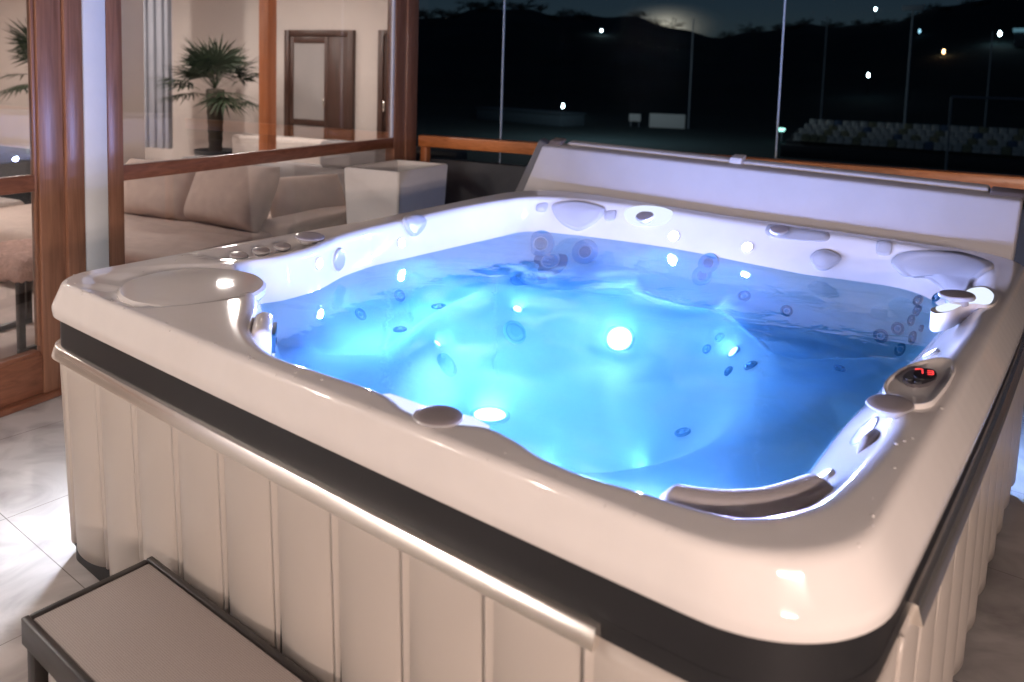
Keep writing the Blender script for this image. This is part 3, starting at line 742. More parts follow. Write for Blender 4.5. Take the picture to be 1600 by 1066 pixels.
# ------------------------------------------------------------------ tub cabinet
skin = rrect(OX0 + 0.004, OX1 - 0.004, OY0 + 0.004, OY1 - 0.004, (0.11, 0.21, 0.22, 0.32), 0.008)
def offset(poly, d):
    n = len(poly); out = []
    for i in range(n):
        t = poly[(i + 1) % n] - poly[i - 1]; t = t / (np.linalg.norm(t) + 1e-9)
        out.append(poly[i] + np.array([t[1], -t[0]]) * d)
    return np.array(out)
def ring(name, prof, material, parent, poly=skin, idx=None, smooth=40):
    """sweep a small (offset, z) profile along the cabinet's outline"""
    rows = [offset(poly, d) for d, z in prof]
    sel = range(len(poly)) if idx is None else idx
    closed = idx is None
    vs = []; fs = []
    for i in sel:
        for (d, z), row in zip(prof, rows): vs.append((row[i][0], row[i][1], z))
    m = len(prof); n = len(sel)
    for i in range(n if closed else n - 1):
        j = (i + 1) % n
        for k in range(m):
            fs.append((i * m + k, j * m + k, j * m + (k + 1) % m, i * m + (k + 1) % m))
    if not closed:
        fs.append(tuple(range(m))[::-1]); fs.append(tuple((n - 1) * m + k for k in range(m)))
    return tubpart(mesh_obj(name, vs, fs, material, parent, True, smooth))
ring('upper_band', [(-0.030, 0.60), (-0.012, 0.60), (-0.012, 0.733), (-0.030, 0.733)], M_BLACK, TUB)
ring('metal_strip', [(-0.020, 0.618), (0.009, 0.6185), (0.0115, 0.6200), (0.0030, 0.6500), (0.001, 0.6515), (-0.020, 0.6515)], M_CHROME, TUB, idx=list(range(71, 216)) + list(range(0, 52)), smooth=40)
ring('lip_seal', [(-0.014, 0.7335), (-0.002, 0.7335), (-0.002, 0.7375), (-0.014, 0.7375)], M_CHROME, TUB)
ring('base_plinth', [(-0.075, 0.0), (-0.040, 0.0), (-0.040, 0.075), (-0.075, 0.075)], M_BLACK, TUB)
ring('cabinet_core', [(-0.060, 0.05), (-0.034, 0.05), (-0.026, 0.62), (-0.060, 0.62)], M_BLACK, TUB)

def skirt_panel(a, b, nrm):
    """one bowed upright panel between two seams, flaring outward toward the floor"""
    a = np.array(a); b = np.array(b); nrm = np.array(nrm)
    NX, NZ = 30, 14; vs = []; fs = []
    for iz in range(NZ + 1):
        t = iz / NZ; z = 0.070 + (0.630 - 0.070) * t
        for ix in range(NX + 1):
            s = ix / NX
            s2 = max(0.0, (s - 0.07) / 0.93)
            bul = max(0.0, 4 * s2 * (1 - s2)) ** 0.7
            bead = 0.007 if s < 0.065 else 0.0
            d = -0.012 - 0.025 * (1 - t) + bead + bul * (0.003 + 0.023 * (1 - t) ** 0.7)
            p = a + (b - a) * (0.004 + 0.992 * s) + nrm * d
            vs.append((p[0], p[1], z))
    for iz in range(NZ):
        for ix in range(NX):
            q = iz * (NX + 1) + ix
            fs.append((q, q + 1, q + NX + 2, q + NX + 1))
    o = mesh_obj('skirt_panel', vs, fs, M_PANEL, TUB)
    m = o.modifiers.new('thick', 'SOLIDIFY'); m.thickness = 0.014; m.offset = -1
    return tubpart(o)
SP = 0.1915
fx = [0.10 + SP * i for i in range(0, 11)]
for i in range(10):
    skirt_panel((fx[i], OY0), (fx[i + 1], OY0), (0, -1))
ry = [0.115 + SP * i for i in range(0, 13)]
for i in range(12):
    skirt_panel((OX1, ry[i]), (OX1, min(ry[i + 1], 2.41)), (1, 0))
for i in range(12):
    skirt_panel((OX0, ry[i + 1] if i < 11 else 2.41), (OX0, ry[i]), (-1, 0))
def corner_post(i0, i1, material, off=0.0, z0=0.06, z1=0.618):
    return ring('corner_post', [(-0.055, z0), (-0.034 + off, z0), (-0.014 + off, z1), (-0.05, z1)], material, TUB, idx=list(range(i0, i1)))
n1 = 15
corner_post(0, 15, M_PANEL, 0.006)
corner_post(15 + 39 - 2, 15 + 39 + 15 + 2, M_BLACK, 0.0005)
corner_post(15 + 39 + 15 + 39, 15 + 39 + 15 + 39 + 15, M_BLACK, 0.0)
ring('corner_cap', [(-0.02, 0.600), (-0.0115, 0.600), (-0.0115, 0.660), (-0.02, 0.660)], M_BLACK, TUB, idx=list(range(15 + 39 - 3, 15 + 39 + 15 + 3)))

# small lamps in the cabinet that wash the floor at its side and rear corners
def ext_light(p, n, e):
    M = frame_at(p, n)
    o = MB().lathe([(0.022, -0.03), (0.022, 0.004), (0.016, 0.008), (0, 0.008)], M, 20).build('exterior_light', M_APPL, TUB)
    tubpart(o)

# ------------------------------------------------------------------ ground and setting
mesh_obj('floor', [W(-1.13, -4.7, 0), W(7, -4.7, 0), W(7, 3.75, 0), W(-1.13, 3.75, 0)], [(0, 1, 2, 3)], M_TILE, None, False)
tag(bpy.data.objects['floor'], 'grey marbled tile terrace floor', 'floor', kind='structure')

# ------------------------------------------------------------------ lights
def area(name, loc, target, size, power, col, spread=PI):
    l = bpy.data.lights.new(name, 'AREA'); l.shape = 'DISK'; l.size = size; l.energy = power; l.color = col
    l.spread = spread
    o = link(bpy.data.objects.new(name, l)); o.location = loc
    o.rotation_euler = (Vector(target) - Vector(loc)).to_track_quat('-Z', 'Y').to_euler()
    return o
def point(name, loc, power, col, r=0.02):
    l = bpy.data.lights.new(name, 'POINT'); l.energy = power; l.color = col; l.shadow_soft_size = r
    o = link(bpy.data.objects.new(name, l)); o.location = loc
    return o

ext_light((OX0 - 0.004, 0.15, 0.34), (-1, 0, 0), 1)
ext_light((1.95, OY1 + 0.004, 0.34), (0, 1, 0), 1)

# ------------------------------------------------------------------ step
st = thing('step', 'low dark framed step with woven taupe tread at the tub front', 'step', (1.1, -0.15, 0))
def under(o, root):
    o.matrix_parent_inverse = Matrix.Translation(-Vector(root.location)) if root.rotation_euler.z == 0 else root_inv(root)
    return o
def root_inv(root):
    return (Matrix.Translation(root.location) @ Matrix.Rotation(root.rotation_euler.z, 4, 'Z')).inverted()
SX0, SX1, SY0, SY1, SZ = 0.635, 1.52, -0.315, -0.022, 0.275
mb = MB(); f = 0.016
mb.box(((SX0 + SX1) / 2, SY0 + f / 2, SZ - 0.03), (SX1 - SX0, f, 0.06), 0.003)
mb.box(((SX0 + SX1) / 2, SY1 - f / 2, SZ - 0.03), (SX1 - SX0, f, 0.06), 0.003)
mb.box((SX0 + f / 2, (SY0 + SY1) / 2, SZ - 0.030), (f, SY1 - SY0 - 2 * f - 0.002, 0.058), 0.003)
mb.box((SX1 - f / 2, (SY0 + SY1) / 2, SZ - 0.030), (f, SY1 - SY0 - 2 * f - 0.002, 0.058), 0.003)
under(mb.build('frame', M_STEPF, st), st)
under(MB().box(((SX0 + SX1) / 2, (SY0 + SY1) / 2, SZ - 0.010), (SX1 - SX0 - 2 * f - 0.004, SY1 - SY0 - 2 * f - 0.004, 0.012), 0.002).build('tread', M_SCREEN, st), st)
for x in (SX0 + 0.03, SX1 - 0.03):
    for y in (SY0 + 0.02, SY1 - 0.02):
        under(MB().box((x, y, (SZ - 0.06) / 2), (0.035, 0.03, SZ - 0.061), 0.004).build('leg', M_STEPF, st), st)
under(MB().box(((SX0 + SX1) / 2, SY0 + 0.09, 0.10), (SX1 - SX0 - 0.06, 0.012, 0.19), 0.002).build('riser', M_METAL_B, st), st)

# ------------------------------------------------------------------ cover folded back behind the tub
cv = thing('spa_cover', 'pale grey vinyl tub cover folded upright behind the tub', 'tub cover', (0.97, 2.66, 0.80))
# leaning panels: points given on the front face
B0, B1 = Vector((-0.225, 2.605, 0.78)), Vector((2.105, 2.605, 0.78))
T0, T1 = Vector((-0.150, 2.69, 1.062)), Vector((2.112, 2.69, 1.022))
def slab(name, q, thick, m, bev=0.012, dirn=Vector((0, 1, 0.25))):
    d = dirn.normalized() * thick
    vs = [*q, *[p + d for p in q]]
    bm = bmesh.new(); v = [bm.verts.new(p) for p in vs]
    for f_ in ((0, 1, 2, 3), (7, 6, 5, 4), (0, 4, 5, 1), (1, 5, 6, 2), (2, 6, 7, 3), (3, 7, 4, 0)): bm.faces.new([v[i] for i in f_])
    bmesh.ops.recalc_face_normals(bm, faces=bm.faces)
    bmesh.ops.bevel(bm, geom=bm.edges[:], offset=bev, segments=3, affect='EDGES', profile=0.5)
    me = bpy.data.meshes.new(name); bm.to_mesh(me); bm.free(); me.materials.append(m)
    for p in me.polygons: p.use_smooth = True
    me.set_sharp_from_angle(angle=math.radians(35))
    return under(link(bpy.data.objects.new(name, me), cv), cv)
slab('front_panel', [B0, B1, T1, T0], 0.075, M_COVER)
bo = Vector((0, 0.085, 0.02))
slab('rear_panel', [B0 + bo + Vector((.12, 0, 0)), B1 + bo, Vector((1.985, 2.775, 1.052)), Vector((-0.035, 2.775, 1.086))], 0.05, M_COVER_S, 0.008)
fl = [Vector((-0.32, 2.66, 0.76)), Vector((-0.205, 2.62, 0.76)), Vector((-0.140, 2.72, 1.075)), Vector((-0.205, 2.74, 1.09))]
slab('side_flap', fl, 0.05, M_FLAP, 0.006)
slab('strap', [Vector((-0.135, 2.700, 1.050)), Vector((-0.052, 2.700, 1.048)), Vector((-0.052, 2.745, 1.092)), Vector((-0.135, 2.745, 1.094))], 0.06, M_STRAP, 0.008)
slab('strap', [Vector((1.995, 2.700, 1.012)), Vector((2.115, 2.700, 1.010)), Vector((2.115, 2.745, 1.045)), Vector((1.995, 2.745, 1.047))], 0.06, M_STRAP, 0.008)
slab('strap', [Vector((0.91, 2.752, 1.056)), Vector((0.97, 2.752, 1.055)), Vector((0.97, 2.762, 1.084)), Vector((0.91, 2.762, 1.085))], 0.06, M_COVER_S, 0.004)
slab('lifter_arm', [Vector((2.15, 2.62, 0.55)), Vector((2.19, 2.62, 0.55)), Vector((2.19, 2.71, 1.02)), Vector((2.15, 2.71, 1.02))], 0.04, M_FLAP, 0.006)

# ------------------------------------------------------------------ glass wall on the left (plane u = GU)
GU = -1.0753
def wbox(mb, u0, u1, v0, v1, z0, z1, bev=0.004):
    mb.box(W((u0 + u1) / 2, (v0 + v1) / 2, (z0 + z1) / 2), (u1 - u0, v1 - v0, z1 - z0), bev, RZ); return mb
def wpart(name, boxes, m, root, bev=0.004):
    mb = MB()
    for b in boxes: wbox(mb, *b, bev)
    o = mb.build(name, m, root)
    if root is not None: under(o, root)
    return o
def wthing(name, label, cat, u, v, z=0, group=None, rot=0.0):
    return thing(name, label, cat, W(u, v, z), 0.0, group)
ZT = 2.85
dr = wthing('glass_door', 'wood framed glass door left of the white pillar', 'door', GU, 0.3)
wpart('stile', [(GU - 0.03, GU + 0.02, 0.700, 0.812, 0.012, ZT)], M_WOOD_V, dr, 0.006)
wpart('glazing_bead', [(GU - 0.018, GU + 0.008, 0.684, 0.6985, 0.24, ZT)], M_WOOD_V, dr, 0.003)
wpart('mid_rail', [(GU - 0.025, GU + 0.014, -0.9, 0.684, 0.908, 0.979)], M_WOOD_Y, dr, 0.006)
wpart('bottom_rail', [(GU - 0.025, GU + 0.014, -0.9, 0.698, 0.03, 0.20)], M_WOOD_Y, dr, 0.004)
wpart('bottom_rail', [(GU - 0.028, GU + 0.022, -0.9, 0.684, 0.2015, 0.222)], M_WOOD_Y, dr, 0.006)
wpart('threshold', [(GU - 0.04, GU + 0.045, -0.9, 0.80, 0.001, 0.028)], M_WOOD_Y, dr, 0.006)
wpart('pane', [(GU - 0.006, GU, -0.9, 0.684, 0.98, ZT)], M_GLASS, dr, 0)
wpart('pane', [(GU - 0.006, GU, -0.9, 0.684, 0.222, 0.907)], M_GLASS, dr, 0)
fr = wthing('door_frame', 'stained wood jamb between the glass door and the white pillar', 'door frame', GU, 0.86)
wpart('jamb', [(GU - 0.05, GU + 0.035, 0.8135, 0.900, 0.0, ZT)], M_WOOD_V, fr, 0.008)
pl = wpart('pillar', [(GU - 0.09, GU + 0.034, 0.9015, 1.016, 0.0, ZT)], M_WHITE, None, 0.006)
tag(pl, 'narrow white rendered pillar between two brown wood frames', 'pillar')
fw = wthing('fixed_window', 'wide wood framed window looking into the lounge', 'window', GU, 2.2)
wpart('frame', [(GU - 0.035, GU + 0.034, 1.0175, 1.100, 0.0, ZT), ], M_WOOD_V, fw, 0.006)
wpart('mid_rail', [(GU - 0.03, GU + 0.016, 1.101, 3.345, 0.907, 0.979)], M_WOOD_Y, fw, 0.006)
wpart('bottom_rail', [(GU - 0.03, GU + 0.016, 1.101, 3.345, 0.005, 0.20)], M_WOOD_Y, fw, 0.006)
wpart('pane', [(GU - 0.006, GU, 1.101, 3.345, 0.9795, ZT)], M_GLASS, fw, 0)
wpart('pane', [(GU - 0.006, GU, 1.101, 3.345, 0.2005, 0.9065)], M_GLASS, fw, 0)
wpart('glazing_bead', [(GU - 0.004, GU + 0.012, 3.322, 3.345, 0.98, ZT)], M_APPL, fw, 0.003)
cpst = wthing('corner_post', 'tall stained wood corner post where the glass walls meet', 'post', GU, 3.5)
wpart('post', [(GU - 0.06, GU + 0.02, 3.347, 3.475, 0.0, ZT)], M_WOOD_V, cpst, 0.008)
wpart('post', [(GU - 0.06, GU + 0.035, 3.4765, 3.62, 0.0, ZT)], M_WOOD_V, cpst, 0.008)

# ------------------------------------------------------------------ rear railing and windscreen (plane v = RV)
RV = 3.62
rail = wthing('railing', 'orange wooden top rail on the rear parapet', 'railing', 1.0, RV)
wpart('top_rail', [(-1.00, 5.6, RV - 0.05, RV + 0.05, 0.906, 0.992)], M_WOOD_X, rail, 0.012)
for u in (-0.99, 1.46, 3.9):
    wpart('post', [(u - 0.0, u + 0.055, RV - 0.03, RV + 0.03, 0.05, 0.9055)], M_WOOD_P, rail, 0.006)
par = wpart('parapet', [(-1.03, 5.8, RV + 0.02, RV + 0.14, -0.4, 0.815)], M_GREY, None, 0.01)
tag(par, 'low dark grey parapet panel below the orange rail', 'parapet')
JO = [-1.0, -0.372, 1.503, 3.378, 5.25]
lbl = ['narrow glass windscreen pane beside the corner post', 'wide glass windscreen pane above the left half of the tub cover', 'wide glass windscreen pane above the right half of the tub cover', 'last glass windscreen pane at the picture edge']
for i in range(4):
    gpn = wthing('glass_panel', lbl[i], 'windscreen', (JO[i] + JO[i + 1]) / 2, RV + 0.07, 0.9, 'glass windscreen panes above the rail')
    wpart('pane', [(JO[i] + 0.006, JO[i + 1] - 0.006, RV + 0.056, RV + 0.064, 0.816, 3.0)], M_GLASS_N, gpn, 0)
    wpart('edge_seal', [(JO[i + 1] - 0.0055, JO[i + 1] + 0.0055, RV + 0.054, RV + 0.066, 0.816, 3.0)], M_GEDGE, gpn, 0)

# ------------------------------------------------------------------ planter
pn = thing('planter', 'tall square tapered pale planter in the terrace corner', 'planter', W(-0.68, 2.83, 0), PH)
def taper(name, w0, d0, w1, d1, z0, z1, m, root, inner=0.03, depth=0.10):
    vs = []
    for (w, d, z) in ((w0, d0, z0), (w1, d1, z1), (w1 - 2 * inner, d1 - 2 * inner, z1), (w1 - 2 * inner - 0.02, d1 - 2 * inner - 0.02, z1 - depth)):
        vs += [(-w / 2, -d / 2, z), (w / 2, -d / 2, z), (w / 2, d / 2, z), (-w / 2, d / 2, z)]
    fs = [(3, 2, 1, 0)]
    for r in range(3):
        for i in range(4):
            j = (i + 1) % 4; fs.append((r * 4 + i, r * 4 + j, (r + 1) * 4 + j, (r + 1) * 4 + i))
    bm = bmesh.new(); me = bpy.data.meshes.new(name); me.from_pydata(vs, [], fs); bm.from_mesh(me)
    bmesh.ops.bevel(bm, geom=[e for e in bm.edges if abs((e.verts[0].co.z - e.verts[1].co.z)) > 0.3 or (e.verts[0].co.z > z1 - 0.01 and e.verts[1].co.z > z1 - .01)], offset=0.006, segments=2, affect='EDGES')
    bm.to_mesh(me); bm.free(); me.materials.append(m)
    return link(bpy.data.objects.new(name, me), root)
taper('tub', 0.345, 0.50, 0.405, 0.585, 0.0, 0.855, M_PLANT, pn)
MB().box((0, 0, 0.745), (0.32, 0.50, 0.02), 0.0).build('soil', M_PLANT, pn)

# ------------------------------------------------------------------ lounge behind the glass
mesh_obj('lounge_floor', [W(-14.5, -5, 0.012), W(-1.12, -5, 0.012), W(-1.12, 3.63, 0.012), W(-3.46, 7.1, 0.012), W(-14.5, 7.1, 0.012)], [(0, 1, 2, 3, 4)], M_CARPET, None, False)
tag(bpy.data.objects['lounge_floor'], 'pale carpet of the lounge', 'carpet', kind='structure')
mesh_obj('lounge_ceiling', [W(-14.5, -5, 2.9), W(-1.12, -5, 2.9), W(-1.12, 3.63, 2.9), W(-3.46, 7.1, 2.9), W(-14.5, 7.1, 2.9)], [(4, 3, 2, 1, 0)], M_WHITE, None, False)
tag(bpy.data.objects['lounge_ceiling'], 'white lounge ceiling', 'ceiling', kind='structure')
mesh_obj('ceiling', [W(-1.05, -4.8, 2.95), W(6.5, -4.8, 2.95), W(6.5, 3.9, 2.95), W(-1.05, 3.9, 2.95)], [(3, 2, 1, 0)], M_CEIL, None, False)
tag(bpy.data.objects['ceiling'], 'dark boarded terrace ceiling', 'ceiling', kind='structure')
w1 = wpart('wall', [(-14.5, -3.46, 7.0, 7.2, 0, 2.9)], M_WALL, None, 0)
tag(w1, 'beige lounge wall with two dark doors', 'wall')
w2 = wpart('wall', [(-14.7, -14.5, -5, 7.2, 0, 2.9)], M_WALL, None, 0); tag(w2, kind='structure')
w3 = wpart('wall', [(-1.13, 6.6, -4.95, -4.8, 0, 2.95)], M_WALL_W, None, 0); tag(w3, kind='structure')  # unseen wall behind the camera, added for reflections and warm bounce
w4 = wpart('wall', [(-14.5, -1.12, -5.2, -5.0, 0, 2.9)], M_WALL, None, 0); tag(w4, kind='structure')
def lounge_door(u0, u1, label):
    d = wthing('lounge_door', label, 'door', (u0 + u1) / 2, 6.95)
    wpart('frame', [(u0, u0 + 0.08, 6.93, 6.998, 0, 1.96), (u1 - 0.08, u1, 6.93, 6.998, 0, 1.96), (u0 + .081, u1 - .081, 6.93, 6.998, 1.88, 1.96)], M_DDOOR, d)
    ul = u0 + 0.08; ur = u1 - 0.08; us = ul + (ur - ul) * 0.66
    wpart('leaf', [(ul + .003, ul + 0.06, 6.95, 6.99, 0.02, 1.875), (us - 0.06, us, 6.95, 6.99, 0.02, 1.875), (ul + 0.061, us - 0.061, 6.95, 6.99, 1.79, 1.875), (ul + .061, us - .061, 6.95, 6.99, 0.70, 0.78), (ul + .061, us - .061, 6.95, 6.99, 0.02, 0.16)], M_DDOOR, d)
    wpart('side_panel', [(us + 0.004, ur - .003, 6.95, 6.99, 0.02, 1.875)], M_DDOOR, d)
    wpart('pane', [(ul + 0.061, us - 0.061, 6.965, 6.975, 0.78, 1.79), (ul + .061, us - .061, 6.965, 6.975, 0.16, 0.70)], M_DGLASS, d, 0)
    wpart('handle', [(us - 0.045, us - 0.02, 6.90, 6.948, 0.95, 1.07)], M_CHROME, d)
M_DGLASS = mat('door_glass_frosted', (0.36, 0.33, 0.32), 0.12)
lounge_door(-5.26, -4.13, 'dark wood door with a pale glass pane in the lounge wall')
lounge_door(-3.74, -3.47, 'second dark wood door half hidden by the corner post')
ct = wpart('curtain', [(-6.95 + 0.075 * i, -6.95 + 0.075 * i + 0.07, 5.94 + 0.03 * (i % 2), 6.02 + 0.03 * (i % 2), 0.35, 2.85) for i in range(8)], M_CURTAIN, None, 0.02)
tag(ct, 'grey blue curtain hanging beside the white lounge pillar', 'curtain')
p2 = wpart('pillar', [(-4.18, -3.80, 3.2, 3.5, 0.012, 2.9)], M_WHITE, None, 0.008)
tag(p2, 'white square pillar inside the lounge', 'pillar')
p3 = wpart('post', [(-3.42, -3.30, 4.5, 4.62, 0.012, 2.9)], M_WOOD_P, None, 0.006)
tag(p3, 'slim orange wooden post inside the lounge behind the sofa', 'post')

a_ = W(-1.115, 3.63, 0); b_ = W(-3.46, 7.2, 0); n_ = Vector((b_.y - a_.y, a_.x - b_.x, 0)).normalized() * 0.08
w5 = MB().prism([(p.x, p.y) for p in (a_, b_, b_ - n_, a_ - n_)], 0.0, 2.9).build('wall', M_WALL, None, 0); tag(w5, kind='structure')
strip_reflector = wpart('wall', [(GU - 0.10, GU + 0.0, -1.05 - 0.98 * i - 0.74, -1.05 - 0.98 * i, 0.0, 2.9) for i in range(4)], M_WHITE, None, 0.01); tag(strip_reflector, kind='structure')  # unseen white panels with gaps, added to be reflected in the metal strip
def palm(name, label, u, v, h, R, seed, n=15):
    rr = random.Random(seed)
    t = wthing(name, label, 'palm', u, v)
    base = W(u, v, 0)
    pt = MB().lathe([(0.0, 0.012), (0.20, 0.012), (0.26, 0.40), (0.24, 0.40), (0.22, 0.36), (0, 0.36)], Matrix.Translation(base), 28).build('pot', M_POT, t); under(pt, t)
    prof = []
    for k in range(15):
        z = 0.36 + (h - 0.36) * k / 14
        prof.append((0.075 + 0.035 * (k / 14) + (0.008 if k % 2 else 0), z))
    prof.append((0, h + 0.02))
    under(MB().lathe(prof, Matrix.Translation(base), 14).build('trunk', M_TRUNK, t), t)
    vs = []; fs = []
    for i in range(n * 2):
        az = rr.random() * 2 * PI; el = rr.uniform(-0.45, 1.25)
        d = Vector((math.cos(az) * math.cos(el), math.sin(az) * math.cos(el), math.sin(el)))
        st_len = R * rr.uniform(0.38, 0.55)
        hub = base + Vector((0, 0, h)) + d * st_len
        side = d.cross(Vector((0, 0, 1))).normalized(); upv = side.cross(d).normalized()
        a = len(vs)                                   # petiole
        for p in (base + Vector((0, 0, h)), hub):
            vs += [p + side * 0.008, p - side * 0.008]
        fs.append((a, a + 1, a + 3, a + 2))
        for q in range(19):                           # pleated fan of narrow blades
            ang = (q / 18 - 0.5) * 3.4
            bd = (d * math.cos(ang) + side * math.sin(ang)).normalized()
            L = R * (0.62 - 0.12 * abs(ang)) * rr.uniform(0.85, 1.1)
            wv_ = bd.cross(upv).normalized() * R * 0.018
            droop = Vector((0, 0, -1)) * L * rr.uniform(0.08, 0.32)
            a = len(vs)
            vs += [hub + wv_ * 0.4, hub - wv_ * 0.4, hub + bd * L * 0.55 + wv_ + droop * 0.25, hub + bd * L * 0.55 - wv_ + droop * 0.25, hub + bd * L + droop]
            fs += [(a, a + 1, a + 3, a + 2), (a + 2, a + 3, a + 4)]
    under(mesh_obj('crown', vs, fs, M_PALM, t, False), t)
palm('palm_tree', 'dark potted fan palm behind the orange lounge post', -5.55, 6.0, 1.16, 0.78, 3)
palm('palm_tree', 'green potted fan palm beyond the glass door', -8.75, 6.0, 1.22, 0.95, 8)

# sofa: long seat running away from the glass with its back toward the far wall
sf = wthing('sofa', 'beige corner sofa with loose cushions behind the window', 'sofa', -2.2, 2.4)
def soft(boxes, name, m, root, bev=0.05):
    mb = MB()
    for (u0, u1, v0, v1, z0, z1) in boxes:
        mb.box(W((u0 + u1) / 2, (v0 + v1) / 2, (z0 + z1) / 2), (u1 - u0, v1 - v0, z1 - z0), min(bev, (z1 - z0) * .45), RZ, 4)
    return under(mb.build(name, m, root, 60), root)
soft([(-3.6, -1.36, 1.62, 2.60, 0.10, 0.24)], 'base', M_SOFA_L, sf, 0.02)
soft([(-3.6, -1.36, 1.60, 2.62, 0.245, 0.40)], 'seat', M_SOFA, sf)
soft([(-3.3, -1.30, 2.64, 3.75, 0.06, 0.36)], 'chaise', M_SOFA, sf)
soft([(-1.52, -1.22, 2.45, 3.85, 0.06, 0.47)], 'arm', M_SOFA, sf)
soft([(-3.7, -1.7, 3.76, 4.0, 0.06, 0.62)], 'backrest', M_GSOFA, sf)
for u in (-3.5, -1.45):
    for v in (1.7, 2.5):
        soft([(u - .03, u + .03, v - .03, v + .03, 0.013, 0.10)], 'leg', M_METAL_B, sf, 0.004)
def pillow(label, u, v, z, w, h, t, yaw, lean, m, seed=1):
    rr = np.random.default_rng(seed)
    N = 18; vs = []; fs = []
    for side in (1, -1):
        for i in range(N + 1):
            for j in range(N + 1):
                a = i / N * 2 - 1; b = j / N * 2 - 1
                e = max(0, (1 - a ** 4)) ** 0.5 * max(0, (1 - b ** 4)) ** 0.5
                pin = 1 - 0.05 * (1 - abs(a) ** 2) * (abs(b) > 0.98) 
                x = a * w / 2 * (1 - 0.06 * (1 - b * b) * abs(a) ** 6); y = b * h / 2 * (1 - 0.06 * (1 - a * a) * abs(b) ** 6)
                vs.append(Vector((x, side * t / 2 * e, y)))
    o_ = (N + 1) ** 2
    for i in range(N):
        for j in range(N):
            q = i * (N + 1) + j
            fs.append((q, q + 1, q + N + 2, q + N + 1)); fs.append((o_ + q, o_ + q + N + 1, o_ + q + N + 2, o_ + q + 1))
    Mr = Matrix.Translation(W(u, v, z)) @ Matrix.Rotation(PH + yaw, 4, 'Z') @ Matrix.Rotation(lean, 4, 'X')
    o = mesh_obj('cushion', [Mr @ p for p in vs], fs, m)
    bm = bmesh.new(); bm.from_mesh(o.data); bmesh.ops.remove_doubles(bm, verts=bm.verts, dist=0.0008); bmesh.ops.recalc_face_normals(bm, faces=bm.faces); bm.to_mesh(o.data); bm.free()
    return tag(o, label, 'cushion', 'loose cushions on the sofa')
pillow('large beige cushion leaning at the far end of the sofa', -2.45, 2.50, 0.575, 0.72, 0.42, 0.24, 0.05, -0.35, M_SOFA, 1)
pillow('large beige cushion nearest the glass with its pale top turned up', -1.80, 2.52, 0.60, 0.74, 0.46, 0.26, -0.10, -0.42, M_SOFA, 2)
pillow('beige cushion lying on the long side of the sofa near the planter', -1.62, 3.08, 0.50, 0.62, 0.40, 0.22, 1.2, -0.55, M_SOFA, 3)
gs = wthing('lounge_sofa', 'low grey sofa at the back of the lounge', 'sofa', -3.2, 5.6)
soft([(-5.2, -2.0, 5.1, 5.9, 0.05, 0.36)], 'seat', M_GSOFA, gs)
soft([(-5.2, -2.0, 5.91, 6.2, 0.05, 0.62)], 'backrest', M_SOFA_L, gs)
soft([(-3.6, -2.8, 5.62, 5.9, 0.365, 0.66)], 'back_pad', M_GSOFA, gs)
wt = wthing('side_table', 'low orange wooden side table at the sofa corner by the window frame', 'side table', -1.45, 1.42)
soft([(-1.98, -1.22, 1.24, 1.585, 0.30, 0.34)], 'tabletop', M_WOOD_X, wt, 0.006)
for u in (-1.93, -1.27):
    for v in (1.28, 1.54):
        soft([(u - .02, u + .02, v - .02, v + .02, 0.013, 0.30)], 'leg', M_WOOD_P, wt, 0.003)
so = wthing('bench', 'long white upholstered bench with a dark back beyond the door', 'bench', -4.5, 1.9)
soft([(-7.4, -3.62, 1.55, 2.3, 0.09, 0.25)], 'base', M_SOFA_L, so, 0.02)
soft([(-7.4, -3.62, 1.53, 2.3, 0.255, 0.42)], 'seat', M_SOFA_L, so, 0.05)
soft([(-7.4, -3.62, 2.32, 2.6, 0.10, 0.76)], 'backrest', M_DARK, so, 0.05)
for u in (-7.2, -3.8):
    soft([(u - .03, u + .03, 1.65, 1.71, 0.013, 0.09)], 'leg', M_METAL_B, so, 0.004)
sl = wthing('stool', 'small stool with pink fleece top and black metal frame', 'stool', -1.85, 1.0)
rr = random.Random(4)
vs = []; fs = []
N = 22
for i in range(N + 1):
    for j in range(N + 1):
        a = i / N * 2 - 1; b = j / N * 2 - 1
        drop = -0.055 * max(0, max(abs(a), abs(b)) - 0.86) / 0.14
        vs.append(W(-1.84 + a * 0.27, 1.12 + b * 0.20, 0.455 + drop + rr.uniform(-0.009, 0.009) - (0.03 * rr.random() if max(abs(a), abs(b)) > 0.95 else 0)))
for i in range(N):
    for j in range(N):
        q = i * (N + 1) + j; fs.append((q, q + 1, q + N + 2, q + N + 1))
fo = under(mesh_obj('fleece', vs, fs, M_FUR, sl), sl)
m_ = fo.modifiers.new('thick', 'SOLIDIFY'); m_.thickness = 0.03
for u in (-2.06, -1.62):
    mb = MB()
    for v in (0.96, 1.28): wbox(mb, u - .015, u + .015, v - .015, v + .015, 0.043, 0.419, 0.002)
    wbox(mb, u - .015, u + .015, 0.945, 1.295, 0.013, 0.042, 0.002)
    under(mb.build('leg', M_METAL_B, sl), sl)

# white box standing in for a bright blue-lit patch of floor, far right
ap = thing('lit_patch_box', 'low white box with a dark square, standing in for a blue-lit floor patch', 'light patch', (2.33, 2.72, 0), PH)
MB().box((0.10, 0.0, 0.055), (0.34, 0.5, 0.108), 0.012).build('body', M_APPL, ap)
MB().box((0.10, -0.10, 0.1105), (0.12, 0.16, 0.004), 0.001).build('panel', M_JET, ap)

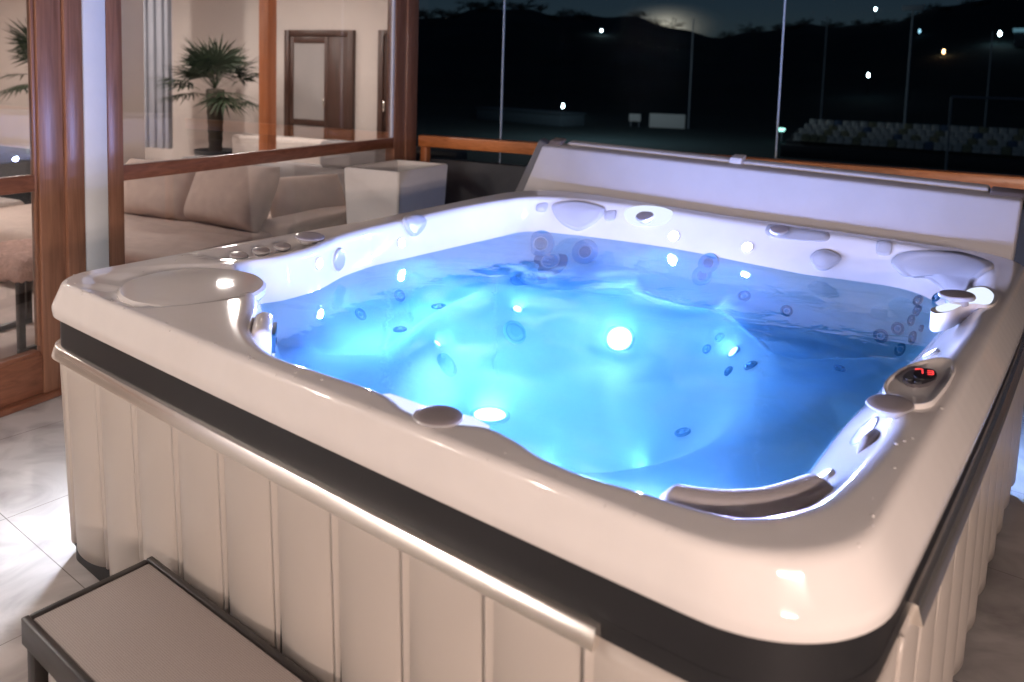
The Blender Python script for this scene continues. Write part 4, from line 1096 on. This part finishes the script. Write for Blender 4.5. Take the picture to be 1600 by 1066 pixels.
# ------------------------------------------------------------------ night landscape
GZ = -2.75
def hgt(x, y):
    d = math.hypot(x - CAM.x, y - CAM.y)
    az = math.degrees(math.atan2(x - CAM.x, y - CAM.y))
    if d < 72: return GZ
    t = min(1, (d - 72) / 178); t = t * t * (3 - 2 * t)
    rid = 20.0 + 2.6 * math.sin(az * 0.19 + 2.0) + 1.0 * math.sin(az * 0.61) + 0.5 * math.sin(az * 1.7)
    rid += 3.6 * max(0, min(1, (az + 22) / 14)) - 1.2 * math.exp(-((az + 25) / 4) ** 2)
    return GZ + (rid - GZ - 2.2) * t
vs = []; fs = []
NA, NR_ = 150, 46
for i in range(NA + 1):
    az = math.radians(-80 + 110 * i / NA)
    for k in range(NR_ + 1):
        d = 8 + 252 * (k / NR_) ** 1.2
        x = CAM.x + d * math.sin(az); y = CAM.y + d * math.cos(az)
        vs.append((x, y, hgt(x, y)))
for i in range(NA):
    for k in range(NR_):
        q = i * (NR_ + 1) + k; fs.append((q, q + NR_ + 1, q + NR_ + 2, q + 1))
hl = mesh_obj('hills', vs, fs, M_HILL); tag(hl, 'dark hillside beyond the sports ground', 'hills', kind='structure')
mesh_obj('ground', [(-400, -60, GZ - 0.05), (300, -60, GZ - 0.05), (300, 420, GZ - 0.05), (-400, 420, GZ - 0.05)], [(0, 1, 2, 3)], M_FIELD, None, False)
tag(bpy.data.objects['ground'], 'dark sports field', 'ground', kind='structure')

def bare_tree(loc, h, seed, label):
    rr = random.Random(seed); t = thing('bare_tree', label, 'tree', loc, 0, 'leafless trees along the ridge')
    mbt = MB(); mbt.bar((0, 0, -1.5), (0, 0, h * 0.3), h * 0.035, 6, h * 0.022); mbt.build('trunk', M_TREE, t)
    mb = MB()
    def br(p, d, L, r, n):
        q = p + d * L; mb.bar(p, q, r, 4, r * 0.55)
        if n == 0: return
        for _ in range(rr.choice((3, 4, 4))):
            nd = (d * 0.8 + Vector((rr.uniform(-1, 1), rr.uniform(-1, 1), rr.uniform(-.7, .8)))).normalized()
            br(p + d * L * rr.uniform(0.45, 1.0), nd, L * rr.uniform(0.5, 0.85), r * 0.62, n - 1)
    for k in range(6):
        a = k * 1.05 + rr.random()
        br(Vector((0, 0, h * rr.uniform(0.12, 0.32))), Vector((math.cos(a) * rr.uniform(.3, 1.0), math.sin(a) * rr.uniform(.3, 1.0), rr.uniform(0.6, 1.2))).normalized(), h * rr.uniform(0.22, 0.34), h * 0.02, 3)
    mb.build('crown', M_TREE, t, 0)
    return t
trees = []
for i in range(5):
    trees.append(bare_tree((0, 0, -50), 7.0, 20 + i, 'dark leafless tree silhouetted on the ridge'))
for i in range(64):
    az = -57 + 55 * ((i * 0.618034) % 1.0)
    if -32 < az < -22.5 and i % 3: continue
    d = 200 + (i * 37) % 44; a = math.radians(az)
    x = CAM.x + d * math.sin(a); y = CAM.y + d * math.cos(a); s = 0.55 + 0.75 * ((i * 0.381) % 1.0)
    src = trees[i % 5]
    if i < 5: r = src
    else:
        r = src.copy(); COL.objects.link(r)
        for ch in src.children:
            k = ch.copy(); COL.objects.link(k); k.parent = r
    r.location = (x, y, hgt(x, y) - 0.9); r.rotation_euler = (0, 0, i * 1.3); r.scale = (s * 1.2, s * 1.2, s * 0.62)

M_STREET = emit('street_lamp_glow', (0.75, 0.95, 1.0), 30.0)
M_STREET_W = emit('warm_lamp_glow', (1.0, 0.5, 0.22), 14.0)
M_STREET_D = emit('dim_lamp_glow', (0.4, 0.75, 0.95), 1.6)
M_GREEN = emit('green_sign_glow', (0.45, 1.0, 0.85), 3.0)
def street_lamp(p, s, m, label, hgt_=5.0):
    p = Vector(p); k_ = 1.0
    while hgt(*(CAM + (p - CAM) * k_).xy) > (CAM + (p - CAM) * k_).z - 0.7 and k_ > 0.3: k_ -= 0.02
    p = CAM + (p - CAM) * k_; s *= k_
    t = thing('street_lamp', label, 'street lamp', (p[0], p[1], hgt(p[0], p[1])), 0, 'lamps on the dark hillside')
    z = p[2] - t.location.z
    MB().bar((0, 0, 0), (0, 0, max(0.3, z - s * .4)), 0.04, 8).build('pole', M_TREE, t)
    mb = MB(); mb.lathe([(0, -s), (s * .30, -s * .85), (s * .42, -s * .3), (s * .30, s * .4), (0, s * .8)], Matrix.Translation((0, 0, z)), 12); mb.build('lamp', m, t)
street_lamp((-41.7, 65.8, -1.5), 0.26, M_STREET, 'bright white lamp low on the left hillside above the grey shed')
street_lamp((-100.4, 170.6, 12.8), 0.42, M_STREET, 'small white lamp near the ridge left of the town glow')
street_lamp((-50.4, 222.9, 20.9), 0.5, M_STREET, 'small white lamp at the skyline')
street_lamp((-30.9, 175.9, 12.3), 0.5, M_STREET_D, 'dim blue lamp beside the tall floodlight pole')
street_lamp((-21.7, 147.1, 7.2), 0.42, M_STREET_W, 'orange lamp on the right hillside')
street_lamp((-23.1, 106.0, 2.65), 0.30, M_STREET, 'white lamp halfway up the right hillside')
street_lamp((-14.2, 148.1, 10.1), 0.48, M_STREET, 'white lamp high on the right hillside by the pale roof')
HP = Vector((-10.9, 148.4, 10.2)); k_ = 1.0
while hgt(*(CAM + (HP - CAM) * k_).xy) > (CAM + (HP - CAM) * k_).z - 1.6 and k_ > 0.3: k_ -= 0.02
HP = CAM + (HP - CAM) * k_
hs = thing('house', 'house with a pale, dimly glowing roof high on the right hillside', 'house', (HP.x, HP.y, hgt(HP.x, HP.y)))
hz = HP.z - hs.location.z
MB().box((0, 0, hz / 2), (2.6, 2, hz), 0.05).build('wall', M_SHED, hs)
MB().prism([(-1.5, -1.2), (1.5, -1.2), (1.5, 1.2), (-1.5, 1.2)], hz + .01, hz + 0.6).build('roof', emit('glowing_roof', (0.30, 0.62, 0.78), 0.22), hs)  # roof emits its own glow in place of light falling on it

def pole(p, zt, label, r=0.07, head=True):
    t = thing('floodlight_pole', label, 'floodlight pole', (p[0], p[1], GZ), 0, 'tall poles round the sports ground')
    MB().bar((0, 0, 0), (0, 0, zt - GZ), r, 10, r * 0.7).build('pole', M_POLE_N, t)
    if head: MB().box((0, -0.05, zt - GZ + 0.16), (1.3, 0.3, 0.34), 0.03).build('floodlight', M_POLE_N, t)
M_POLE_N = mat('unlit_pole', (0.30, 0.34, 0.40), 0.5)
pole((-26.8, 62.65, 0), 6.5, 'slim pole right of the pale boards', 0.07, False)
pole((-18.4, 71.1, 0), 7.2, 'faint slim pole above the left seats', 0.06, False)
pole((-9.16, 57.9, 0), 6.4, 'tall pole with a floodlight head above the seats', 0.08, True)
pole((-5.8, 68.5, 0), 5.6, 'faint slim pole at the right above the seats', 0.06, False)
sh = thing('shed', 'long low grey shed left of the pale boards', 'shed', (-37.2, 56.2, GZ), math.radians(-9))
MB().box((-2.0, 0, 0.5), (10.5, 3.0, 1.0), 0.05).build('wall', M_SHED, sh)
MB().box((-2.0, 0, 1.06), (10.8, 3.3, 0.10), 0.03).build('roof', M_SHED, sh)
for (x, y, z, w, h, l) in ((-30.84, 60.64, -1.97, 1.0, 0.65, 'small pale board beside the larger one'), (-28.41, 61.89, -2.35, 3.0, 1.6, 'large pale board standing behind the tub cover')):
    t = thing('board', l, 'board', (x, y, GZ), math.radians(24), None)
    MB().box((0, 0, z - GZ), (w, 0.12, h), 0.02).build('face', M_BOARD, t)
    for s in (-1, 1): MB().bar((s * w * .35, 0.1, 0), (s * w * .35, 0.1, z - GZ), 0.05, 8).build('leg', M_POLE_N, t)
sg = thing('exit_sign', 'small green lit sign beside the glass joint', 'sign', (-16.6, 55.9, GZ), math.radians(15))
MB().bar((0, 0, 0), (0, 0, 0.7), 0.05, 8).build('post', M_POLE_N, sg)
MB().box((0, -.06, 0.90), (0.42, 0.08, 0.09), 0.01).build('light', M_GREEN, sg)
MB().box((-.03, -.06, 0.78), (0.36, 0.08, 0.07), 0.01).build('light', M_GREEN, sg)
gl = thing('football_goal', 'white football goal frame at the right edge of the field', 'football goal', (-2.5, 40.7, -0.9), math.radians(7))
MB().bar((-1.4, 0, -1.8), (-1.4, 0, 1.9), 0.05, 8).build('post', M_POLE_N, gl)
MB().bar((2.4, 0, -1.8), (2.4, 0, 1.9), 0.05, 8).build('post', M_POLE_N, gl)
MB().bar((-1.4, 0, 1.9), (2.4, 0, 1.9), 0.05, 8).build('crossbar', M_POLE_N, gl)

# stadium seats in four tilted rows
mb = MB()
mb.box((0, 0.02, 0.20), (0.40, 0.38, 0.05), 0.02); mb.box((0, 0.20, 0.40), (0.40, 0.05, 0.36), 0.02)
seat0 = mb.build('stadium_seat', M_SEATW)
seat0.name = 'stadium_seat'
bpy.data.objects.remove(seat0, do_unlink=False) if False else None
seat_me = seat0.data
mats = {'w': M_SEATW, 'y': M_SEATY, 'b': M_SEATB}
cols = {}
for k, m in mats.items():
    me = seat_me.copy(); me.materials.clear(); me.materials.append(m); cols[k] = me
names = {'w': 'white seat in the sloping stadium stand', 'y': 'yellow seat in the sloping stadium stand', 'b': 'blue seat in the sloping stadium stand'}
BLs, BRs = Vector((-12.25, 44.8, -1.98)), Vector((-1.1, 46.9, -2.08))
TLs, TRs = Vector((-12.10, 47.0, -1.25)), Vector((-0.6, 49.1, -1.22))
dirv = (BRs - BLs); yaw = math.atan2(dirv.y, dirv.x)
ncol = 26; first = True
pat = 'wwwb'
for r in range(4):
    t = r / 3; a = BLs.lerp(TLs, t); b = BRs.lerp(TRs, t)
    for i in range(ncol):
        k = (i + 0) % 4
        ch = 'w' if k < 3 else ('y' if (i + r) % 3 else 'b')
        if r in (1,) and k == 1 and i % 8 > 3: ch = 'y'
        if r == 0 and i < 5 and k != 0: ch = 'y'
        if first: o = seat0; first = False; o.data = cols[ch]
        else:
            o = seat0.copy(); o.data = cols[ch]; COL.objects.link(o)
        o.location = a.lerp(b, (i + 0.5) / ncol); o.rotation_euler = (0, 0, yaw + 0.02 * ((i * 7 + r) % 3 - 1))
        tag(o, names[ch], 'stadium seat', 'seats in the sloping stadium stand')
gstand = thing('stand', 'dark stepped concrete stand under the rows of seats', 'stand', (-6.6, 47, GZ))
vs = []; fs = []
for r in range(4):
    t0 = r / 3; a = BLs.lerp(TLs, t0); b = BRs.lerp(TRs, t0)
    c = (a + b) / 2; L = (b - a).length + 1.2
    o = MB().box((c.x, c.y, (c.z + GZ) / 2 - 0.02), (L, 0.70, c.z - GZ - 0.04), 0.01, Matrix.Rotation(yaw, 3, 'Z')).build('step', M_GREY, gstand); under(o, gstand)

# ------------------------------------------------------------------ light
world = bpy.data.worlds.new("World"); scene.world = world; world.use_nodes = True
nt = world.node_tree; bg = nt.nodes['Background']
sky = nt.nodes.new('ShaderNodeTexSky'); sky.sky_type = 'NISHITA'; sky.sun_disc = False
sky.sun_elevation = math.radians(40.0); sky.sun_rotation = math.radians(150); sky.altitude = 200
sky.air_density = 1.0; sky.dust_density = 0.3; sky.ozone_density = 8.0
nt.links.new(sky.outputs['Color'], bg.inputs['Color']); bg.inputs['Strength'].default_value = 0.0033

# pool lamps (the lenses show them; these carry their beam through the water)
LEDC = (0.36, 0.45, 1.0)
for (loc, nor), e in zip(POOL_SPOTS, (5.0, 5.5)):
    area('pool_lamp', loc + nor * 0.02, loc + nor, 0.10, e, (0.36, 0.55, 1.0))
for loc, nor in SMALL_SPOTS:
    area('footwell_lamp', loc + nor * 0.015, loc + nor, 0.03, 1.9, (0.36, 0.55, 1.0))
for loc, nor in LED_SPOTS:
    area('rim_lamp', loc + nor * 0.012, loc + nor, 0.03, 18.0, LEDC)
for q in ((1.34, 0.62, 0.48), (1.12, 0.57, 0.48), (1.52, 0.78, 0.48), (0.92, 0.60, 0.48)):
    loc, nor = lens(q, 0.016, M_LED_S, 'footwell_light')
    area('footwell_lamp', loc + nor * 0.015, loc + nor, 0.03, 1.9, (0.36, 0.55, 1.0))
# fill lights added out of view under the water line to brighten the near seat
for q in ((1.93, 0.22, 0.655), (1.62, 0.17, 0.655)):
    loc, nor = lens(q, 0.016, M_LED_S, 'seat_fill_light')
    area('seat_fill_lamp', loc + nor * 0.02, loc + nor + Vector((0, 0, -0.3)), 0.04, 4.0, (0.36, 0.55, 1.0))
# the same rim lights on the near and right-hand walls, hidden by the rim from the photographer
for q in ((1.15, 0.12, 0.77), (1.72, 0.13, 0.77), (2.075, 1.25, 0.77), (2.06, 0.45, 0.74)):
    loc, nor = lens(q, 0.018, M_LED, 'rim_light', bezel=False)
    area('rim_lamp', loc + nor * 0.012, loc + nor, 0.03, 9.5, LEDC)
# cabinet lamps washing the floor
point('cabinet_lamp', (OX0 - 0.035, 0.15, 0.34), 11.0, (0.80, 0.87, 1.0), 0.012)
point('cabinet_lamp', (1.95, OY1 + 0.05, 0.34), 20.0, (0.30, 0.48, 1.0), 0.012)
# warm terrace lamps at the photographer's side
for u, v, z, e in ((3.75, -1.9, 1.45, 15), (4.6, -3.6, 1.40, 32)):
    wl_ = area('wall_lamp', W(u, v, z), W(1.2, 0.2, 0.7), 0.22, e, (1.0, 0.77, 0.66), math.radians(120))
    wl_.data.shape = 'RECTANGLE'; wl_.data.size = 0.7; wl_.data.size_y = 0.05
for v in (-1.3, -2.3, -3.3):
    point('facade_lamp', W(-0.9, v, 1.9), 34.0, (1.0, 0.86, 0.77), 0.018)
point('field_lamp', (-25.0, 44.0, 4.0), 1000.0, (0.85, 0.95, 1.0), 0.15)
# lounge ceiling lamps
for u, v, e in ((-4.2, 1.0, 45), (-4.2, 5.0, 60), (-6.8, 1.0, 60), (-6.8, 4.6, 60), (-10.5, 4.0, 70), (-10.5, 0.0, 60)):
    area('lounge_lamp', W(u, v, 2.84), W(u, v, 0), 0.16, e * 1.2, (1.0, 0.89, 0.83))

scene.render.engine = 'CYCLES'
cy = scene.cycles
cy.max_bounces = 12; cy.diffuse_bounces = 6; cy.glossy_bounces = 4; cy.transparent_max_bounces = 16; cy.transmission_bounces = 4
cy.caustics_reflective = False; cy.caustics_refractive = False
cy.sample_clamp_indirect = 6.0; cy.blur_glossy = 0.3
cy.use_denoising = True; cy.use_adaptive_sampling = True; cy.adaptive_threshold = 0.02
vs_ = scene.view_settings
vs_.view_transform = 'Standard'; vs_.look = 'None'; vs_.exposure = 0.28; vs_.gamma = 1.0

# damp air over the far town, lit from inside by the town's own lamps
gm = bpy.data.materials.new('town_haze'); gm.use_nodes = True
gn = gm.node_tree; gn.nodes.clear()
pv = gn.nodes.new('ShaderNodeVolumePrincipled'); pv.inputs['Density'].default_value = 0.0; pv.inputs['Color'].default_value = (0.9, 0.9, 0.9, 1)
go = gn.nodes.new('ShaderNodeOutputMaterial'); gn.links.new(pv.outputs[0], go.inputs['Volume'])
gt = gn.nodes.new('ShaderNodeTexCoord'); gg = gn.nodes.new('ShaderNodeVectorMath'); gg.operation = 'MULTIPLY_ADD'
gg.inputs[1].default_value = (2, 2, 2); gg.inputs[2].default_value = (-1, -1, -1)
gl_ = gn.nodes.new('ShaderNodeVectorMath'); gl_.operation = 'LENGTH'
gr_ = gn.nodes.new('ShaderNodeMapRange'); gr_.inputs['From Min'].default_value = 1.0; gr_.inputs['From Max'].default_value = 0.0; gr_.inputs['To Max'].default_value = 0.022
gr_.interpolation_type = 'SMOOTHSTEP'
gn.links.new(gt.outputs['Generated'], gg.inputs[0]); gn.links.new(gg.outputs['Vector'], gl_.inputs[0]); gn.links.new(gl_.outputs['Value'], gr_.inputs['Value']); gn.links.new(gr_.outputs['Result'], pv.inputs['Density'])
GP = Vector((-170.0, 345.0, 26.0))
mbh = MB(); bmesh.ops.create_icosphere(mbh.bm, subdivisions=3, radius=1.0, matrix=Matrix.Translation(GP) @ Matrix.Rotation(0.5, 4, 'Z') @ Matrix.Diagonal((34, 22, 12, 1)))
hz_ = mbh.build('mist', gm); tag(hz_, 'pale glow in the damp air over the far town', 'mist', kind='stuff')
point('town_lamp', GP + Vector((0, 0, -4)), 16000.0, (1.0, 0.86, 0.68), 2.0)
